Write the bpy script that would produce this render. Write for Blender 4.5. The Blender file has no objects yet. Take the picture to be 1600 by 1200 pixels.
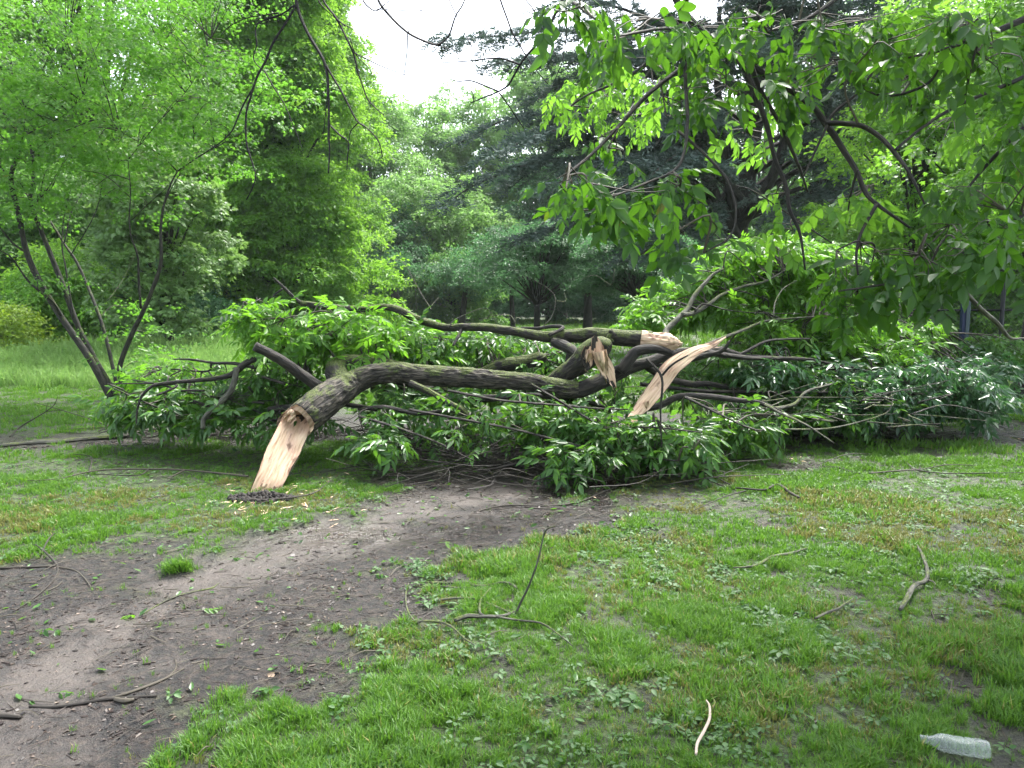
import bpy, math
import numpy as np
from mathutils import Vector, Matrix, Euler

rng = np.random.default_rng(11)
sc = bpy.context.scene
COL = sc.collection
PI = math.pi

# ------------------------------------------------------------------ camera
CAM_Z = 1.55
PITCH = math.atan(130 / 1200.0)
cam_d = bpy.data.cameras.new('camera')
cam = bpy.data.objects.new('camera', cam_d)
COL.objects.link(cam)
cam.location = (0, 0, CAM_Z)
cam.rotation_euler = (math.radians(90) - PITCH, 0, 0)
cam_d.sensor_width = 36
cam_d.lens = 27
cam_d.clip_start = 0.05
cam_d.clip_end = 1500
sc.camera = cam

# ------------------------------------------------------------------ light
SUN_EL, SUN_AZ = math.radians(60), math.radians(30)      # high on the right, behind thin cloud
world = bpy.data.worlds.new("World")
sc.world = world
world.use_nodes = True
wn = world.node_tree
bg = wn.nodes['Background']
sky = wn.nodes.new('ShaderNodeTexSky')
sky.sky_type = 'NISHITA'
sky.sun_disc = False
sky.sun_elevation = SUN_EL
sky.sun_rotation = SUN_AZ
sky.dust_density = 3.0
sky.ozone_density = 1.0
hs = wn.nodes.new('ShaderNodeHueSaturation')
hs.inputs['Saturation'].default_value = 0.45
wn.links.new(sky.outputs[0], hs.inputs['Color'])
wn.links.new(hs.outputs[0], bg.inputs[0])
bg.inputs[1].default_value = 0.10
sun_d = bpy.data.lights.new('sun', 'SUN')
sun_d.energy = 1.5
sun_d.angle = math.radians(14)
sun_d.color = (1.0, 0.97, 0.92)
sun = bpy.data.objects.new('sun', sun_d)
COL.objects.link(sun)
sd = Vector((math.sin(SUN_AZ) * math.cos(SUN_EL), math.cos(SUN_AZ) * math.cos(SUN_EL), math.sin(SUN_EL)))
sun.rotation_euler = (-sd).to_track_quat('-Z', 'Y').to_euler()
vs = sc.view_settings
vs.view_transform = 'Standard'
vs.look = 'None'
vs.gamma = 1
vs.use_curve_mapping = False
vs.exposure = 2.7
cy = sc.cycles
cy.use_denoising = True
cy.denoiser = 'OPENIMAGEDENOISE'
cy.max_bounces = 8
cy.diffuse_bounces = 4
cy.glossy_bounces = 2
cy.transmission_bounces = 5
cy.transparent_max_bounces = 8
cy.volume_bounces = 1
cy.caustics_reflective = False
cy.caustics_refractive = False
cy.sample_clamp_indirect = 6
cy.use_adaptive_sampling = True
cy.adaptive_threshold = 0.02

# ------------------------------------------------------------------ picture point -> place
CP, SP = math.cos(PITCH), math.sin(PITCH)
def ray(px, py):
    x = (px - 800) / 1200.0
    v = (600 - py) / 1200.0
    return np.array([x, CP + v * SP, -SP + v * CP])
def P(px, py, Y):
    d = ray(px, py)
    return np.array([0, 0, CAM_Z]) + d * (Y / d[1])
def G(px, py, z=0.0):
    d = ray(px, py)
    p = np.array([0, 0, CAM_Z]) + d * ((z - CAM_Z) / d[2])
    return p

# ------------------------------------------------------------------ noise
def _hash(ix, iy, iz):
    with np.errstate(over='ignore'):
        h = (ix.astype(np.int64) * 374761393 + iy.astype(np.int64) * 668265263 + iz.astype(np.int64) * 1274126177) & 0xFFFFFFFF
        h = ((h ^ (h >> 13)) * 1103515245) & 0xFFFFFFFF
        h = ((h ^ (h >> 16)) * 2246822519) & 0xFFFFFFFF
        h = h ^ (h >> 13)
    return (h & 0xFFFFFF) / float(0xFFFFFF)
def vnoise(x, y, z=0.0):
    x = np.asarray(x, float); y = np.asarray(y, float); z = np.zeros_like(x) + z
    ix, iy, iz = np.floor(x), np.floor(y), np.floor(z)
    fx, fy, fz = x - ix, y - iy, z - iz
    fx = fx * fx * (3 - 2 * fx); fy = fy * fy * (3 - 2 * fy); fz = fz * fz * (3 - 2 * fz)
    r = 0
    for dx in (0, 1):
        wx = fx if dx else 1 - fx
        for dy in (0, 1):
            wy = fy if dy else 1 - fy
            for dz in (0, 1):
                wz = fz if dz else 1 - fz
                r = r + wx * wy * wz * _hash(ix + dx, iy + dy, iz + dz)
    return r
def fbm(x, y, z=0.0, o=4):
    a, t, s = 0.5, 0, 0
    for i in range(o):
        t = t + a * vnoise(x * 2 ** i + 17.3 * i, y * 2 ** i - 9.1 * i, np.asarray(z) * 2 ** i)
        s += a; a *= 0.5
    return t / s
def sstep(a, b, x):
    t = np.clip((x - a) / (b - a), 0, 1)
    return t * t * (3 - 2 * t)

# ------------------------------------------------------------------ ground shape and wear
def poly_w(pts): return np.array([G(*p)[:2] for p in pts])
MUD1 = poly_w([(-500,1120),(-150,880),(60,835),(230,832),(330,850),(480,800),(620,748),(700,722),(800,700),(950,690),(1080,700),(1180,716),
               (1080,748),(960,792),(860,828),(780,872),(715,955),(640,1000),(580,1050),(430,1120),(320,1170),(250,1260),(150,1500),(-700,1500)])
MUD2 = poly_w([(1130,705),(1250,672),(1420,662),(1620,655),(1800,655),(1850,690),(1600,705),(1450,700),(1330,690),(1240,712),(1200,732)])
MUD3 = poly_w([(-100,680),(80,688),(200,683),(300,668),(480,650),(640,640),(900,640),(1150,650),(1140,715),(900,735),(700,720),(600,690),(450,690),(300,690),(120,700),(-100,708)])
TRACK = poly_w([(-300,1280),(-60,1130),(90,1040),(230,945),(340,895),(450,855),(560,815),(680,785),(830,750),(1000,715)])
def sdf_poly(x, y, P_):
    d = np.full(x.shape, 1e9); ins = np.zeros(x.shape, bool)
    n = len(P_)
    for i in range(n):
        a, b = P_[i], P_[(i + 1) % n]
        ex, ey = b - a
        wx, wy = x - a[0], y - a[1]
        t = np.clip((wx * ex + wy * ey) / (ex * ex + ey * ey), 0, 1)
        d = np.minimum(d, np.hypot(wx - t * ex, wy - t * ey))
        c = ((a[1] > y) != (b[1] > y))
        with np.errstate(divide='ignore', invalid='ignore'):
            xx = (b[0] - a[0]) * (y - a[1]) / (b[1] - a[1] + 1e-12) + a[0]
        ins ^= c & (x < xx)
    return np.where(ins, -d, d)
def dist_line(x, y, P_):
    d = np.full(x.shape, 1e9)
    for a, b in zip(P_[:-1], P_[1:]):
        ex, ey = b - a
        wx, wy = x - a[0], y - a[1]
        t = np.clip((wx * ex + wy * ey) / (ex * ex + ey * ey), 0, 1)
        d = np.minimum(d, np.hypot(wx - t * ex, wy - t * ey))
    return d
def wear(x, y):
    x = np.asarray(x, float); y = np.asarray(y, float)
    n1 = fbm(x * 1.6, y * 1.6, 3.0) - 0.5
    n2 = fbm(x * 6, y * 6, 5.0) - 0.5
    wob = n1 * 1.1 + n2 * 0.9
    m = np.minimum(sdf_poly(x, y, MUD1), sdf_poly(x, y, MUD2) * 1.0)
    m3 = sdf_poly(x, y, MUD3)
    mud = 1 - sstep(-0.5, 0.28, m + wob * 1.3)
    mud = np.maximum(mud, (1 - sstep(-0.2, 0.3, m3 + wob)) * 0.9)
    # thin worn patches in the grass
    n3 = fbm(x * 1.1 + 40, y * 1.1, 8.0)
    n4 = fbm(x * 3.3 + 10, y * 3.3, 2.0)
    near = 1 - sstep(9, 14, np.hypot(x, y))
    right = sstep(-1.5, 0.5, x)
    mud = np.maximum(mud, sstep(0.58, 0.74, 0.45 * n3 + 0.6 * n4) * 0.7 * near * (0.35 + 0.65 * right))
    tr = dist_line(x, y, TRACK)
    track = (1 - sstep(0.02, 0.62, tr + n2 * 0.8 + n1 * 0.6)) * .85 * sstep(0.3, 0.7, mud)
    wet = sstep(0.38, 0.55, fbm(x * 0.9 + 5, y * 0.9 + 2, 1.0)) * sstep(4.2, 5.4, y)
    return mud, track, wet
def H(x, y, mud=None, track=None):
    x = np.asarray(x, float); y = np.asarray(y, float)
    if mud is None: mud, track, _ = wear(x, y)
    r = np.hypot(x, y)
    h = (fbm(x * 0.35, y * 0.35, 1.5, 3) - 0.5) * 0.08 * sstep(0.5, 3, r)
    nearf = 1 - sstep(9, 20, r)
    h = h + ((fbm(x * 3.1, y * 3.1, 7.0, 4) - 0.5) * 0.035 + (fbm(x * 13, y * 13, 2.2, 3) - 0.5) * 0.016 * (1 - 0.6 * track)) * nearf
    h = h - 0.02 * mud * nearf - 0.025 * track
    return h
def Hs(x, y): return float(H(np.array([x]), np.array([y]))[0])

# ------------------------------------------------------------------ mesh helpers
class Acc:
    def __init__(s): s.v = []; s.f = []; s.uv = []; s.r = []; s.n = 0
    def add(s, v, f, uv=None, r=0.5):
        v = np.asarray(v, float)
        s.v.append(v); n = len(v)
        for q in (f if isinstance(f, tuple) else (f,)):
            q = np.asarray(q, int)
            if len(q): s.f.append(q + s.n)
        s.uv.append(np.zeros((n, 2)) if uv is None else np.asarray(uv, float))
        s.r.append(np.zeros(n) + r)
        s.n += n
    def mesh(s, name, mats, smooth=True, mat_idx=None):
        me = bpy.data.meshes.new(name)
        v = np.concatenate(s.v)
        tri = [q for q in s.f if q.shape[1] == 3]; quad = [q for q in s.f if q.shape[1] == 4]
        loops = []; tot = []
        for q in s.f:
            loops.append(q.ravel()); tot.append(np.full(len(q), q.shape[1]))
        loops = np.concatenate(loops); tot = np.concatenate(tot)
        me.vertices.add(len(v)); me.vertices.foreach_set('co', v.astype(np.float32).ravel())
        me.loops.add(len(loops)); me.loops.foreach_set('vertex_index', loops.astype(np.int32))
        st = np.concatenate([[0], np.cumsum(tot)[:-1]])
        me.polygons.add(len(tot)); me.polygons.foreach_set('loop_start', st.astype(np.int32))
        me.polygons.foreach_set('use_smooth', np.full(len(tot), smooth))
        uvl = me.uv_layers.new(name='UVMap')
        uvl.data.foreach_set('uv', np.concatenate(s.uv)[loops].astype(np.float32).ravel())
        a = me.attributes.new('rnd', 'FLOAT', 'POINT')
        a.data.foreach_set('value', np.concatenate(s.r).astype(np.float32))
        for m in (mats if isinstance(mats, (list, tuple)) else [mats]): me.materials.append(m)
        me.update(calc_edges=True)
        me.validate()
        return me
    def obj(s, name, mat, parent=None, **kw):
        o = bpy.data.objects.new(name, s.mesh(name, mat, kw.pop('smooth', True)))
        COL.objects.link(o)
        if parent is not None: o.parent = parent; o.matrix_parent_inverse = parent.matrix_basis.inverted()
        for k, val in kw.items(): o[k] = val
        return o
def thing(name, label, cat, loc, group=None):
    o = bpy.data.objects.new(name, None)
    o.empty_display_size = 0.1
    COL.objects.link(o); o.location = [float(c) for c in loc]
    o['label'] = label; o['category'] = cat
    if group: o['group'] = group
    o.matrix_basis  # evaluated from loc
    return o
def tag(o, label, cat, group=None):
    o['label'] = label; o['category'] = cat
    if group: o['group'] = group
    return o
def smooth_pts(pts, n=4):
    p = np.asarray(pts, float)
    if len(p) < 3: 
        t = np.linspace(0, 1, n + 1)[:, None]
        return p[0] * (1 - t) + p[-1] * t
    e = np.vstack([2 * p[0] - p[1], p, 2 * p[-1] - p[-2]])
    out = []
    ts = np.linspace(0, 1, n, endpoint=False)[:, None]
    for i in range(1, len(e) - 2):
        a, b, c, d = e[i - 1], e[i], e[i + 1], e[i + 2]
        out.append(0.5 * ((2 * b) + (-a + c) * ts + (2 * a - 5 * b + 4 * c - d) * ts ** 2 + (-a + 3 * b - 3 * c + d) * ts ** 3))
    out.append(p[-1:])
    return np.vstack(out)
def frames(p):
    t = np.gradient(p, axis=0)
    t /= np.linalg.norm(t, axis=1)[:, None] + 1e-12
    up = np.array([0, 0, 1.0]) if abs(t[0][2]) < 0.9 else np.array([1.0, 0, 0])
    n = np.cross(t[0], up); n /= np.linalg.norm(n)
    N = np.zeros_like(p)
    for i in range(len(p)):
        n = n - t[i] * np.dot(n, t[i]); n /= np.linalg.norm(n) + 1e-12
        N[i] = n
    return t, N, np.cross(t, N)
def tube(acc, pts, radii, sides=8, n=4, rough=0.0, cap=True, r=0.5, jag=0.0, knob=0.0, bevel=None):
    """tapered limb through pts; radii may be per control point"""
    p = smooth_pts(pts, n) if n > 1 else np.asarray(pts, float)
    m = len(p)
    rad = np.interp(np.linspace(0, 1, m), np.linspace(0, 1, len(radii)), radii)
    t, N, B = frames(p)
    th = np.linspace(0, 2 * PI, sides + 1)
    L = np.concatenate([[0], np.cumsum(np.linalg.norm(np.diff(p, axis=0), axis=1))])
    RR = np.repeat(rad[:, None], sides + 1, 1)
    c, s_ = np.cos(th), np.sin(th)
    if rough > 0 or knob > 0:
        sd_ = float(p[0, 0] * 3.7 + p[0, 1])
        X = c[None] * RR; Yv = s_[None] * RR; Z = np.repeat(L[:, None], sides + 1, 1)
        if knob > 0:
            RR = RR * (1 + knob * (fbm(X * 5 + sd_, Yv * 5, Z * 4, 2) - 0.5) * 2)
        if rough > 0:
            a = fbm(X * 55 + sd_, Yv * 55, Z * 13, 2)
            RR = RR + rough * (1 - np.abs(2 * a - 1) * 2.0)
    V = p[:, None] + RR[..., None] * (c[None, :, None] * N[:, None] + s_[None, :, None] * B[:, None])
    if jag > 0:
        off = (vnoise(th * 3.1 + 3, th * 0 + 2) - 0.2) * jag + (vnoise(th * 9, th * 0 + 5) - .5) * jag * .6
        off[-1] = off[0]
        if bevel is not None:
            rd = c[:, None] * N[0] + s_[:, None] * B[0]; off = off + (rd @ bevel[0]) * bevel[1]
            for ii in range(1, 8):
                V[ii] += np.clip((off - L[ii] * .8), 0, None)[:, None] * t[0] * .9
        V[0] += off[:, None] * t[0]
    k = sides + 1
    i, j = np.meshgrid(np.arange(m - 1), np.arange(sides), indexing='ij')
    a = (i * k + j).ravel()
    q = np.stack([a, a + 1, a + k + 1, a + k], 1)
    per = 2 * PI * rad.mean()
    uv = np.stack([np.repeat((th / (2 * PI) * max(per, 0.02))[None], m, 0), np.repeat(L[:, None], k, 1)], -1).reshape(-1, 2)
    uv[:, 0] += float(p[0, 0]); uv[:, 1] += float(p[0, 1]) * 3
    V = V.reshape(-1, 3)
    tr = np.zeros((0, 3), int)
    if cap:
        V = np.vstack([V, p[0], p[-1]]); uv = np.vstack([uv, uv[0], uv[-1]])
        b0 = m * k; j = np.arange(sides)
        c1 = np.stack([np.full(sides, b0), j + 1, j], 1)
        e = (m - 1) * k
        c2 = np.stack([np.full(sides, b0 + 1), e + j, e + j + 1], 1)
        tr = np.vstack([c1, c2]) if not jag else c2
    acc.add(V, (q, tr), uv, r)
    return p, rad

def leaflet(acc, org, yaw, pitch, L, W, roll=0.0, fold=0.18, curl=0.15, r=0.5):
    """one lanceolate leaf blade along +X, folded at its midrib, 8 triangles"""
    xs = np.array([0, 0.36, 0.72, 1.0]) * L
    zc = -curl * L * (xs / L) ** 2
    hw = np.array([0, 0.5, 0.34, 0]) * W
    f = fold * W
    v = [(xs[0], 0, zc[0]), (xs[1], 0, zc[1] - f * .6), (xs[2], 0, zc[2] - f * .6), (xs[3], 0, zc[3]),
         (xs[1], hw[1], zc[1] + f), (xs[2], hw[2], zc[2] + f * .6), (xs[1], -hw[1], zc[1] + f), (xs[2], -hw[2], zc[2] + f * .6)]
    M = Euler((roll, pitch, yaw), 'XYZ').to_matrix()
    v = np.array(v) @ np.array(M).T + np.asarray(org)
    acc.add(v, (np.array([[0, 1, 4], [0, 6, 1], [2, 3, 5], [2, 7, 3]]), np.array([[1, 2, 5, 4], [6, 7, 2, 1]])), None, r)
def lobed(acc, org, yaw, pitch, L, r=0.5, roll=0.0):
    """maple-like blade, 5 lobes, fan of triangles"""
    ang = np.radians([-150, -95, -72, -50, -28, 0, 28, 50, 72, 95, 150])
    rr = np.array([.28, .62, .36, .85, .45, 1.0, .45, .85, .36, .62, .28]) * L * .6
    v = [(0, 0, 0)] + [(L * .35 + math.cos(a) * q, math.sin(a) * q, -abs(math.sin(a)) * q * .25 - (q / L) * .06 * L) for a, q in zip(ang, rr)]
    v[0] = (L * .30, 0, .02 * L)
    M = Euler((roll, pitch, yaw), 'XYZ').to_matrix()
    v = np.array(v) @ np.array(M).T + np.asarray(org)
    k = len(ang)
    acc.add(v, np.array([[0, i, i + 1] for i in range(1, k)]), None, r)

# ------------------------------------------------------------------ materials
def newmat(name):
    m = bpy.data.materials.new(name); m.use_nodes = True
    nt = m.node_tree
    return m, nt, nt.nodes, nt.links, nt.nodes['Principled BSDF'], nt.nodes['Material Output']
def ramp(nodes, stops):
    r = nodes.new('ShaderNodeValToRGB')
    el = r.color_ramp.elements
    el[0].position, el[0].color = stops[0][0], (*stops[0][1], 1)
    el[1].position, el[1].color = stops[-1][0], (*stops[-1][1], 1)
    for p_, c_ in stops[1:-1]:
        e = el.new(p_); e.color = (*c_, 1)
    return r
def leaf_mat(name, c_dark, c_light, trans, tmix=0.4, rough=0.45, spec=0.4, accent=None, accent_at=0.96, vein=False):
    m, nt, N, L, b, out = newmat(name)
    oi = N.new('ShaderNodeObjectInfo'); at = N.new('ShaderNodeAttribute'); at.attribute_name = 'rnd'
    mx = N.new('ShaderNodeMath'); mx.operation = 'MULTIPLY_ADD'
    L.new(oi.outputs['Random'], mx.inputs[0]); mx.inputs[1].default_value = 0.45
    m2 = N.new('ShaderNodeMath'); m2.operation = 'MULTIPLY'; m2.inputs[1].default_value = 0.55
    L.new(at.outputs['Fac'], m2.inputs[0]); L.new(m2.outputs[0], mx.inputs[2])
    st = [(0.1, c_dark), (0.85, c_light)]
    if accent: st = [(0.1, c_dark), (accent_at - 0.03, c_light), (accent_at, accent)]
    rp = ramp(N, st); L.new(mx.outputs[0], rp.inputs[0])
    L.new(rp.outputs[0], b.inputs['Base Color'])
    b.inputs['Roughness'].default_value = rough
    b.inputs['Specular IOR Level'].default_value = spec
    tr = N.new('ShaderNodeBsdfTranslucent')
    mt = N.new('ShaderNodeMix'); mt.data_type = 'RGBA'; mt.inputs[0].default_value = 0.75
    L.new(rp.outputs[0], mt.inputs[6]); mt.inputs[7].default_value = (*trans, 1)
    L.new(mt.outputs[2], tr.inputs[0])
    ms = N.new('ShaderNodeMixShader'); ms.inputs[0].default_value = tmix
    L.new(b.outputs[0], ms.inputs[1]); L.new(tr.outputs[0], ms.inputs[2])
    L.new(ms.outputs[0], out.inputs[0])
    return m
def bark_mat(name, c1, c2, moss=0.0, scale=1.0, bump=0.6, rough=0.8):
    m, nt, N, L, b, out = newmat(name)
    uv = N.new('ShaderNodeUVMap')
    mp = N.new('ShaderNodeMapping'); mp.inputs['Scale'].default_value = (48 * scale, 9 * scale, 1)
    L.new(uv.outputs[0], mp.inputs[0])
    n1 = N.new('ShaderNodeTexNoise'); n1.inputs['Scale'].default_value = 1.0; n1.inputs['Detail'].default_value = 5; n1.inputs['Distortion'].default_value = 0.8
    L.new(mp.outputs[0], n1.inputs['Vector'])
    g = N.new('ShaderNodeNewGeometry')
    n2 = N.new('ShaderNodeTexNoise'); n2.inputs['Scale'].default_value = 5.0; n2.inputs['Detail'].default_value = 6
    L.new(g.outputs['Position'], n2.inputs['Vector'])
    rp = ramp(N, [(0.40, c1), (0.5, tuple(a * .65 + b_ * .35 for a, b_ in zip(c1, c2))), (0.62, c2)])
    L.new(n1.outputs[0], rp.inputs[0])
    mixl = N.new('ShaderNodeMix'); mixl.data_type = 'RGBA'; mixl.blend_type = 'MULTIPLY'; mixl.inputs[0].default_value = 0.7
    r2 = ramp(N, [(0.3, (0.55, 0.55, 0.55)), (0.7, (1.25, 1.22, 1.15))]); L.new(n2.outputs[0], r2.inputs[0])
    L.new(rp.outputs[0], mixl.inputs[6]); L.new(r2.outputs[0], mixl.inputs[7])
    last = mixl.outputs[2]
    if moss > 0:
        sx = N.new('ShaderNodeSeparateXYZ'); L.new(g.outputs['Normal'], sx.inputs[0])
        n3 = N.new('ShaderNodeTexNoise'); n3.inputs['Scale'].default_value = 5.5; n3.inputs['Detail'].default_value = 7; n3.inputs['Roughness'].default_value = 0.65
        L.new(g.outputs['Position'], n3.inputs['Vector'])
        ad = N.new('ShaderNodeMath'); ad.operation = 'MULTIPLY_ADD'; L.new(sx.outputs[2], ad.inputs[0]); ad.inputs[1].default_value = 0.22
        L.new(n3.outputs[0], ad.inputs[2])
        mr = N.new('ShaderNodeMapRange'); mr.inputs[1].default_value = .86 - moss * 0.42; mr.inputs[2].default_value = .96 - moss * 0.42
        L.new(ad.outputs[0], mr.inputs[0])
        mm = N.new('ShaderNodeMix'); mm.data_type = 'RGBA'; L.new(mr.outputs[0], mm.inputs[0]); L.new(last, mm.inputs[6])
        r3 = ramp(N, [(0.35, (0.018, 0.028, 0.006)), (0.65, (0.10, 0.13, 0.02))])
        n4 = N.new('ShaderNodeTexNoise'); n4.inputs['Scale'].default_value = 90; L.new(g.outputs['Position'], n4.inputs['Vector']); L.new(n4.outputs[0], r3.inputs[0])
        L.new(r3.outputs[0], mm.inputs[7]); last = mm.outputs[2]
    L.new(last, b.inputs['Base Color'])
    b.inputs['Roughness'].default_value = rough
    bp = N.new('ShaderNodeBump'); bp.inputs['Strength'].default_value = bump; bp.inputs['Distance'].default_value = 0.03
    L.new(n1.outputs[0], bp.inputs['Height']); L.new(bp.outputs[0], b.inputs['Normal'])
    return m
def wood_mat():
    m, nt, N, L, b, out = newmat('split_wood')
    uv = N.new('ShaderNodeUVMap')
    mp = N.new('ShaderNodeMapping'); mp.inputs['Scale'].default_value = (55, 5, 1); L.new(uv.outputs[0], mp.inputs[0])
    n1 = N.new('ShaderNodeTexNoise'); n1.inputs['Scale'].default_value = 1; n1.inputs['Detail'].default_value = 6; L.new(mp.outputs[0], n1.inputs['Vector'])
    rp = ramp(N, [(0.3, (0.38, 0.25, 0.16)), (0.42, (0.62, 0.465, 0.32)), (0.7, (0.78, 0.64, 0.47))]); L.new(n1.outputs[0], rp.inputs[0])
    mp2 = N.new('ShaderNodeMapping'); mp2.inputs['Scale'].default_value = (9, 4, 1); L.new(uv.outputs[0], mp2.inputs[0])
    n2 = N.new('ShaderNodeTexNoise'); n2.inputs['Scale'].default_value = 1.3; n2.inputs['Detail'].default_value = 4; L.new(mp2.outputs[0], n2.inputs['Vector'])
    r2 = ramp(N, [(0.34, (0.34, 0.26, 0.23)), (0.41, (0.92, 0.80, 0.78)), (0.7, (1.0, 0.97, 0.88))]); L.new(n2.outputs[0], r2.inputs[0])
    mx = N.new('ShaderNodeMix'); mx.data_type = 'RGBA'; mx.blend_type = 'MULTIPLY'; mx.inputs[0].default_value = 1
    L.new(rp.outputs[0], mx.inputs[6]); L.new(r2.outputs[0], mx.inputs[7]); L.new(mx.outputs[2], b.inputs['Base Color'])
    b.inputs['Roughness'].default_value = 0.75
    bp = N.new('ShaderNodeBump'); bp.inputs['Strength'].default_value = 1; bp.inputs['Distance'].default_value = 0.02
    L.new(n1.outputs[0], bp.inputs['Height']); L.new(bp.outputs[0], b.inputs['Normal'])
    return m
def flat_mat(name, col, rough=0.6, spec=0.4, metal=0.0, var=None):
    m, nt, N, L, b, out = newmat(name)
    b.inputs['Base Color'].default_value = (*col, 1); b.inputs['Roughness'].default_value = rough
    b.inputs['Specular IOR Level'].default_value = spec; b.inputs['Metallic'].default_value = metal
    if var:
        oi = N.new('ShaderNodeObjectInfo'); at = N.new('ShaderNodeAttribute'); at.attribute_name = 'rnd'
        ad = N.new('ShaderNodeMath'); ad.operation = 'ADD'; L.new(oi.outputs['Random'], ad.inputs[0]); L.new(at.outputs['Fac'], ad.inputs[1])
        hf = N.new('ShaderNodeMath'); hf.operation = 'MULTIPLY'; hf.inputs[1].default_value = 0.5; L.new(ad.outputs[0], hf.inputs[0])
        rp = ramp(N, var); L.new(hf.outputs[0], rp.inputs[0]); L.new(rp.outputs[0], b.inputs['Base Color'])
    return m

M_bright = leaf_mat('leaves_bright', (0.045, 0.14, 0.015), (0.16, 0.33, 0.038), (0.32, 0.62, 0.06), 0.5)
M_upper = leaf_mat('leaves_upper_left', (0.045, 0.135, 0.018), (0.12, 0.27, 0.03), (0.22, 0.54, 0.05), 0.45, accent=(0.3, 0.2, 0.03), accent_at=0.985)
M_mid = leaf_mat('leaves_mid', (0.05, 0.125, 0.026), (0.12, 0.24, 0.05), (0.22, 0.48, 0.08), 0.46)
M_pale = leaf_mat('leaves_pale_maple', (0.08, 0.16, 0.045), (0.17, 0.28, 0.09), (0.28, 0.5, 0.1), 0.35, rough=0.4)
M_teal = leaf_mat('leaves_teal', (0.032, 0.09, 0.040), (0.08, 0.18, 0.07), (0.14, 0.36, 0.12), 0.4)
M_far = leaf_mat('leaves_far', (0.085, 0.18, 0.05), (0.19, 0.33, 0.08), (0.3, 0.56, 0.13), 0.48)
M_yel = leaf_mat('leaves_yellow_bush', (0.09, 0.17, 0.015), (0.22, 0.33, 0.02), (0.4, 0.6, 0.04), 0.42)
M_cedar = leaf_mat('needles_cedar', (0.045, 0.075, 0.062), (0.14, 0.19, 0.16), (0.08, 0.14, 0.1), 0.15, rough=0.75, spec=.2)
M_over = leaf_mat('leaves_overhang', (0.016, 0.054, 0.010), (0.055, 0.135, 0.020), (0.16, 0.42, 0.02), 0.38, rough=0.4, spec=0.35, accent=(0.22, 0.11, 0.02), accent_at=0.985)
M_over2 = leaf_mat('leaves_overhang_lit', (0.05, 0.14, 0.016), (0.12, 0.26, 0.028), (0.28, 0.6, 0.05), 0.5, rough=0.4)  # lighter copy of the overhang leaves, the light on them put into colour
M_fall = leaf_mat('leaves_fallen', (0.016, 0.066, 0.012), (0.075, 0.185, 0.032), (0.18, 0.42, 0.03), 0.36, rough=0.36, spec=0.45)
M_fall2 = leaf_mat('leaves_fallen_lit', (0.045, 0.13, 0.015), (0.12, 0.26, 0.03), (0.24, 0.56, 0.03), 0.46, rough=0.4)  # brighter twin of the fallen leaves, its colour carries the light on them
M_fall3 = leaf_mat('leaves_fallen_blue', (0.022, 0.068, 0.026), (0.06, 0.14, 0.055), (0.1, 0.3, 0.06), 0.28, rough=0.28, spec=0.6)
M_grass = leaf_mat('grass_blades', (0.030, 0.095, 0.010), (0.12, 0.245, 0.028), (0.22, 0.48, 0.04), 0.33, accent=(0.28, 0.22, 0.08), accent_at=0.94, rough=0.5)
M_grass_dry = leaf_mat('grass_blades_dry', (0.08, 0.13, 0.02), (0.20, 0.19, 0.06), (0.35, 0.35, 0.1), 0.3, rough=0.6)
M_grass_tall = leaf_mat('tall_grass_blades', (0.09, 0.22, 0.035), (0.26, 0.40, 0.12), (0.34, 0.58, 0.13), 0.35, rough=0.6)
M_weed = leaf_mat('weed_leaves', (0.035, 0.095, 0.025), (0.09, 0.175, 0.06), (0.18, 0.4, 0.05), 0.32, rough=0.5, spec=0.35)
M_bark = bark_mat('bark_fallen', (0.010, 0.008, 0.006), (0.10, 0.086, 0.066), moss=0.58, bump=1.0)
M_bark_moss = bark_mat('bark_mossy', (0.008, 0.006, 0.005), (0.042, 0.035, 0.026), moss=.8, bump=0.9)
M_bark_dark = bark_mat('bark_dark', (0.009, 0.008, 0.006), (0.042, 0.035, 0.028), moss=0.3)
M_bark_grey = bark_mat('bark_grey_green', (0.035, 0.036, 0.025), (0.12, 0.12, 0.09), moss=0.5, bump=0.4)
M_bark_maple = bark_mat('bark_maple', (0.009, 0.009, 0.006), (0.040, 0.038, 0.027), moss=0.55, bump=0.4)
M_twig = flat_mat('twig_bark', (0.05, 0.04, 0.03), 0.7, var=[(0.1, (0.012, 0.010, 0.008)), (0.6, (0.035, 0.029, 0.021)), (0.95, (0.10, 0.088, 0.06))])
M_twig_dark = flat_mat('twig_dark', (0.012, 0.010, 0.010), 0.8)
M_wood = wood_mat()
M_soil = flat_mat('wet_black_soil', (0.012, 0.009, 0.007), 0.75, var=[(0.1, (0.006, 0.005, 0.004)), (0.9, (0.03, 0.022, 0.016))])
M_litter = flat_mat('litter', (0.05, 0.035, 0.025), 0.5, var=[(0.1, (0.014, 0.010, 0.008)), (0.5, (0.035, 0.023, 0.017)), (0.78, (0.10, 0.07, 0.05)), (0.95, (0.24, 0.18, 0.13))])

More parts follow.
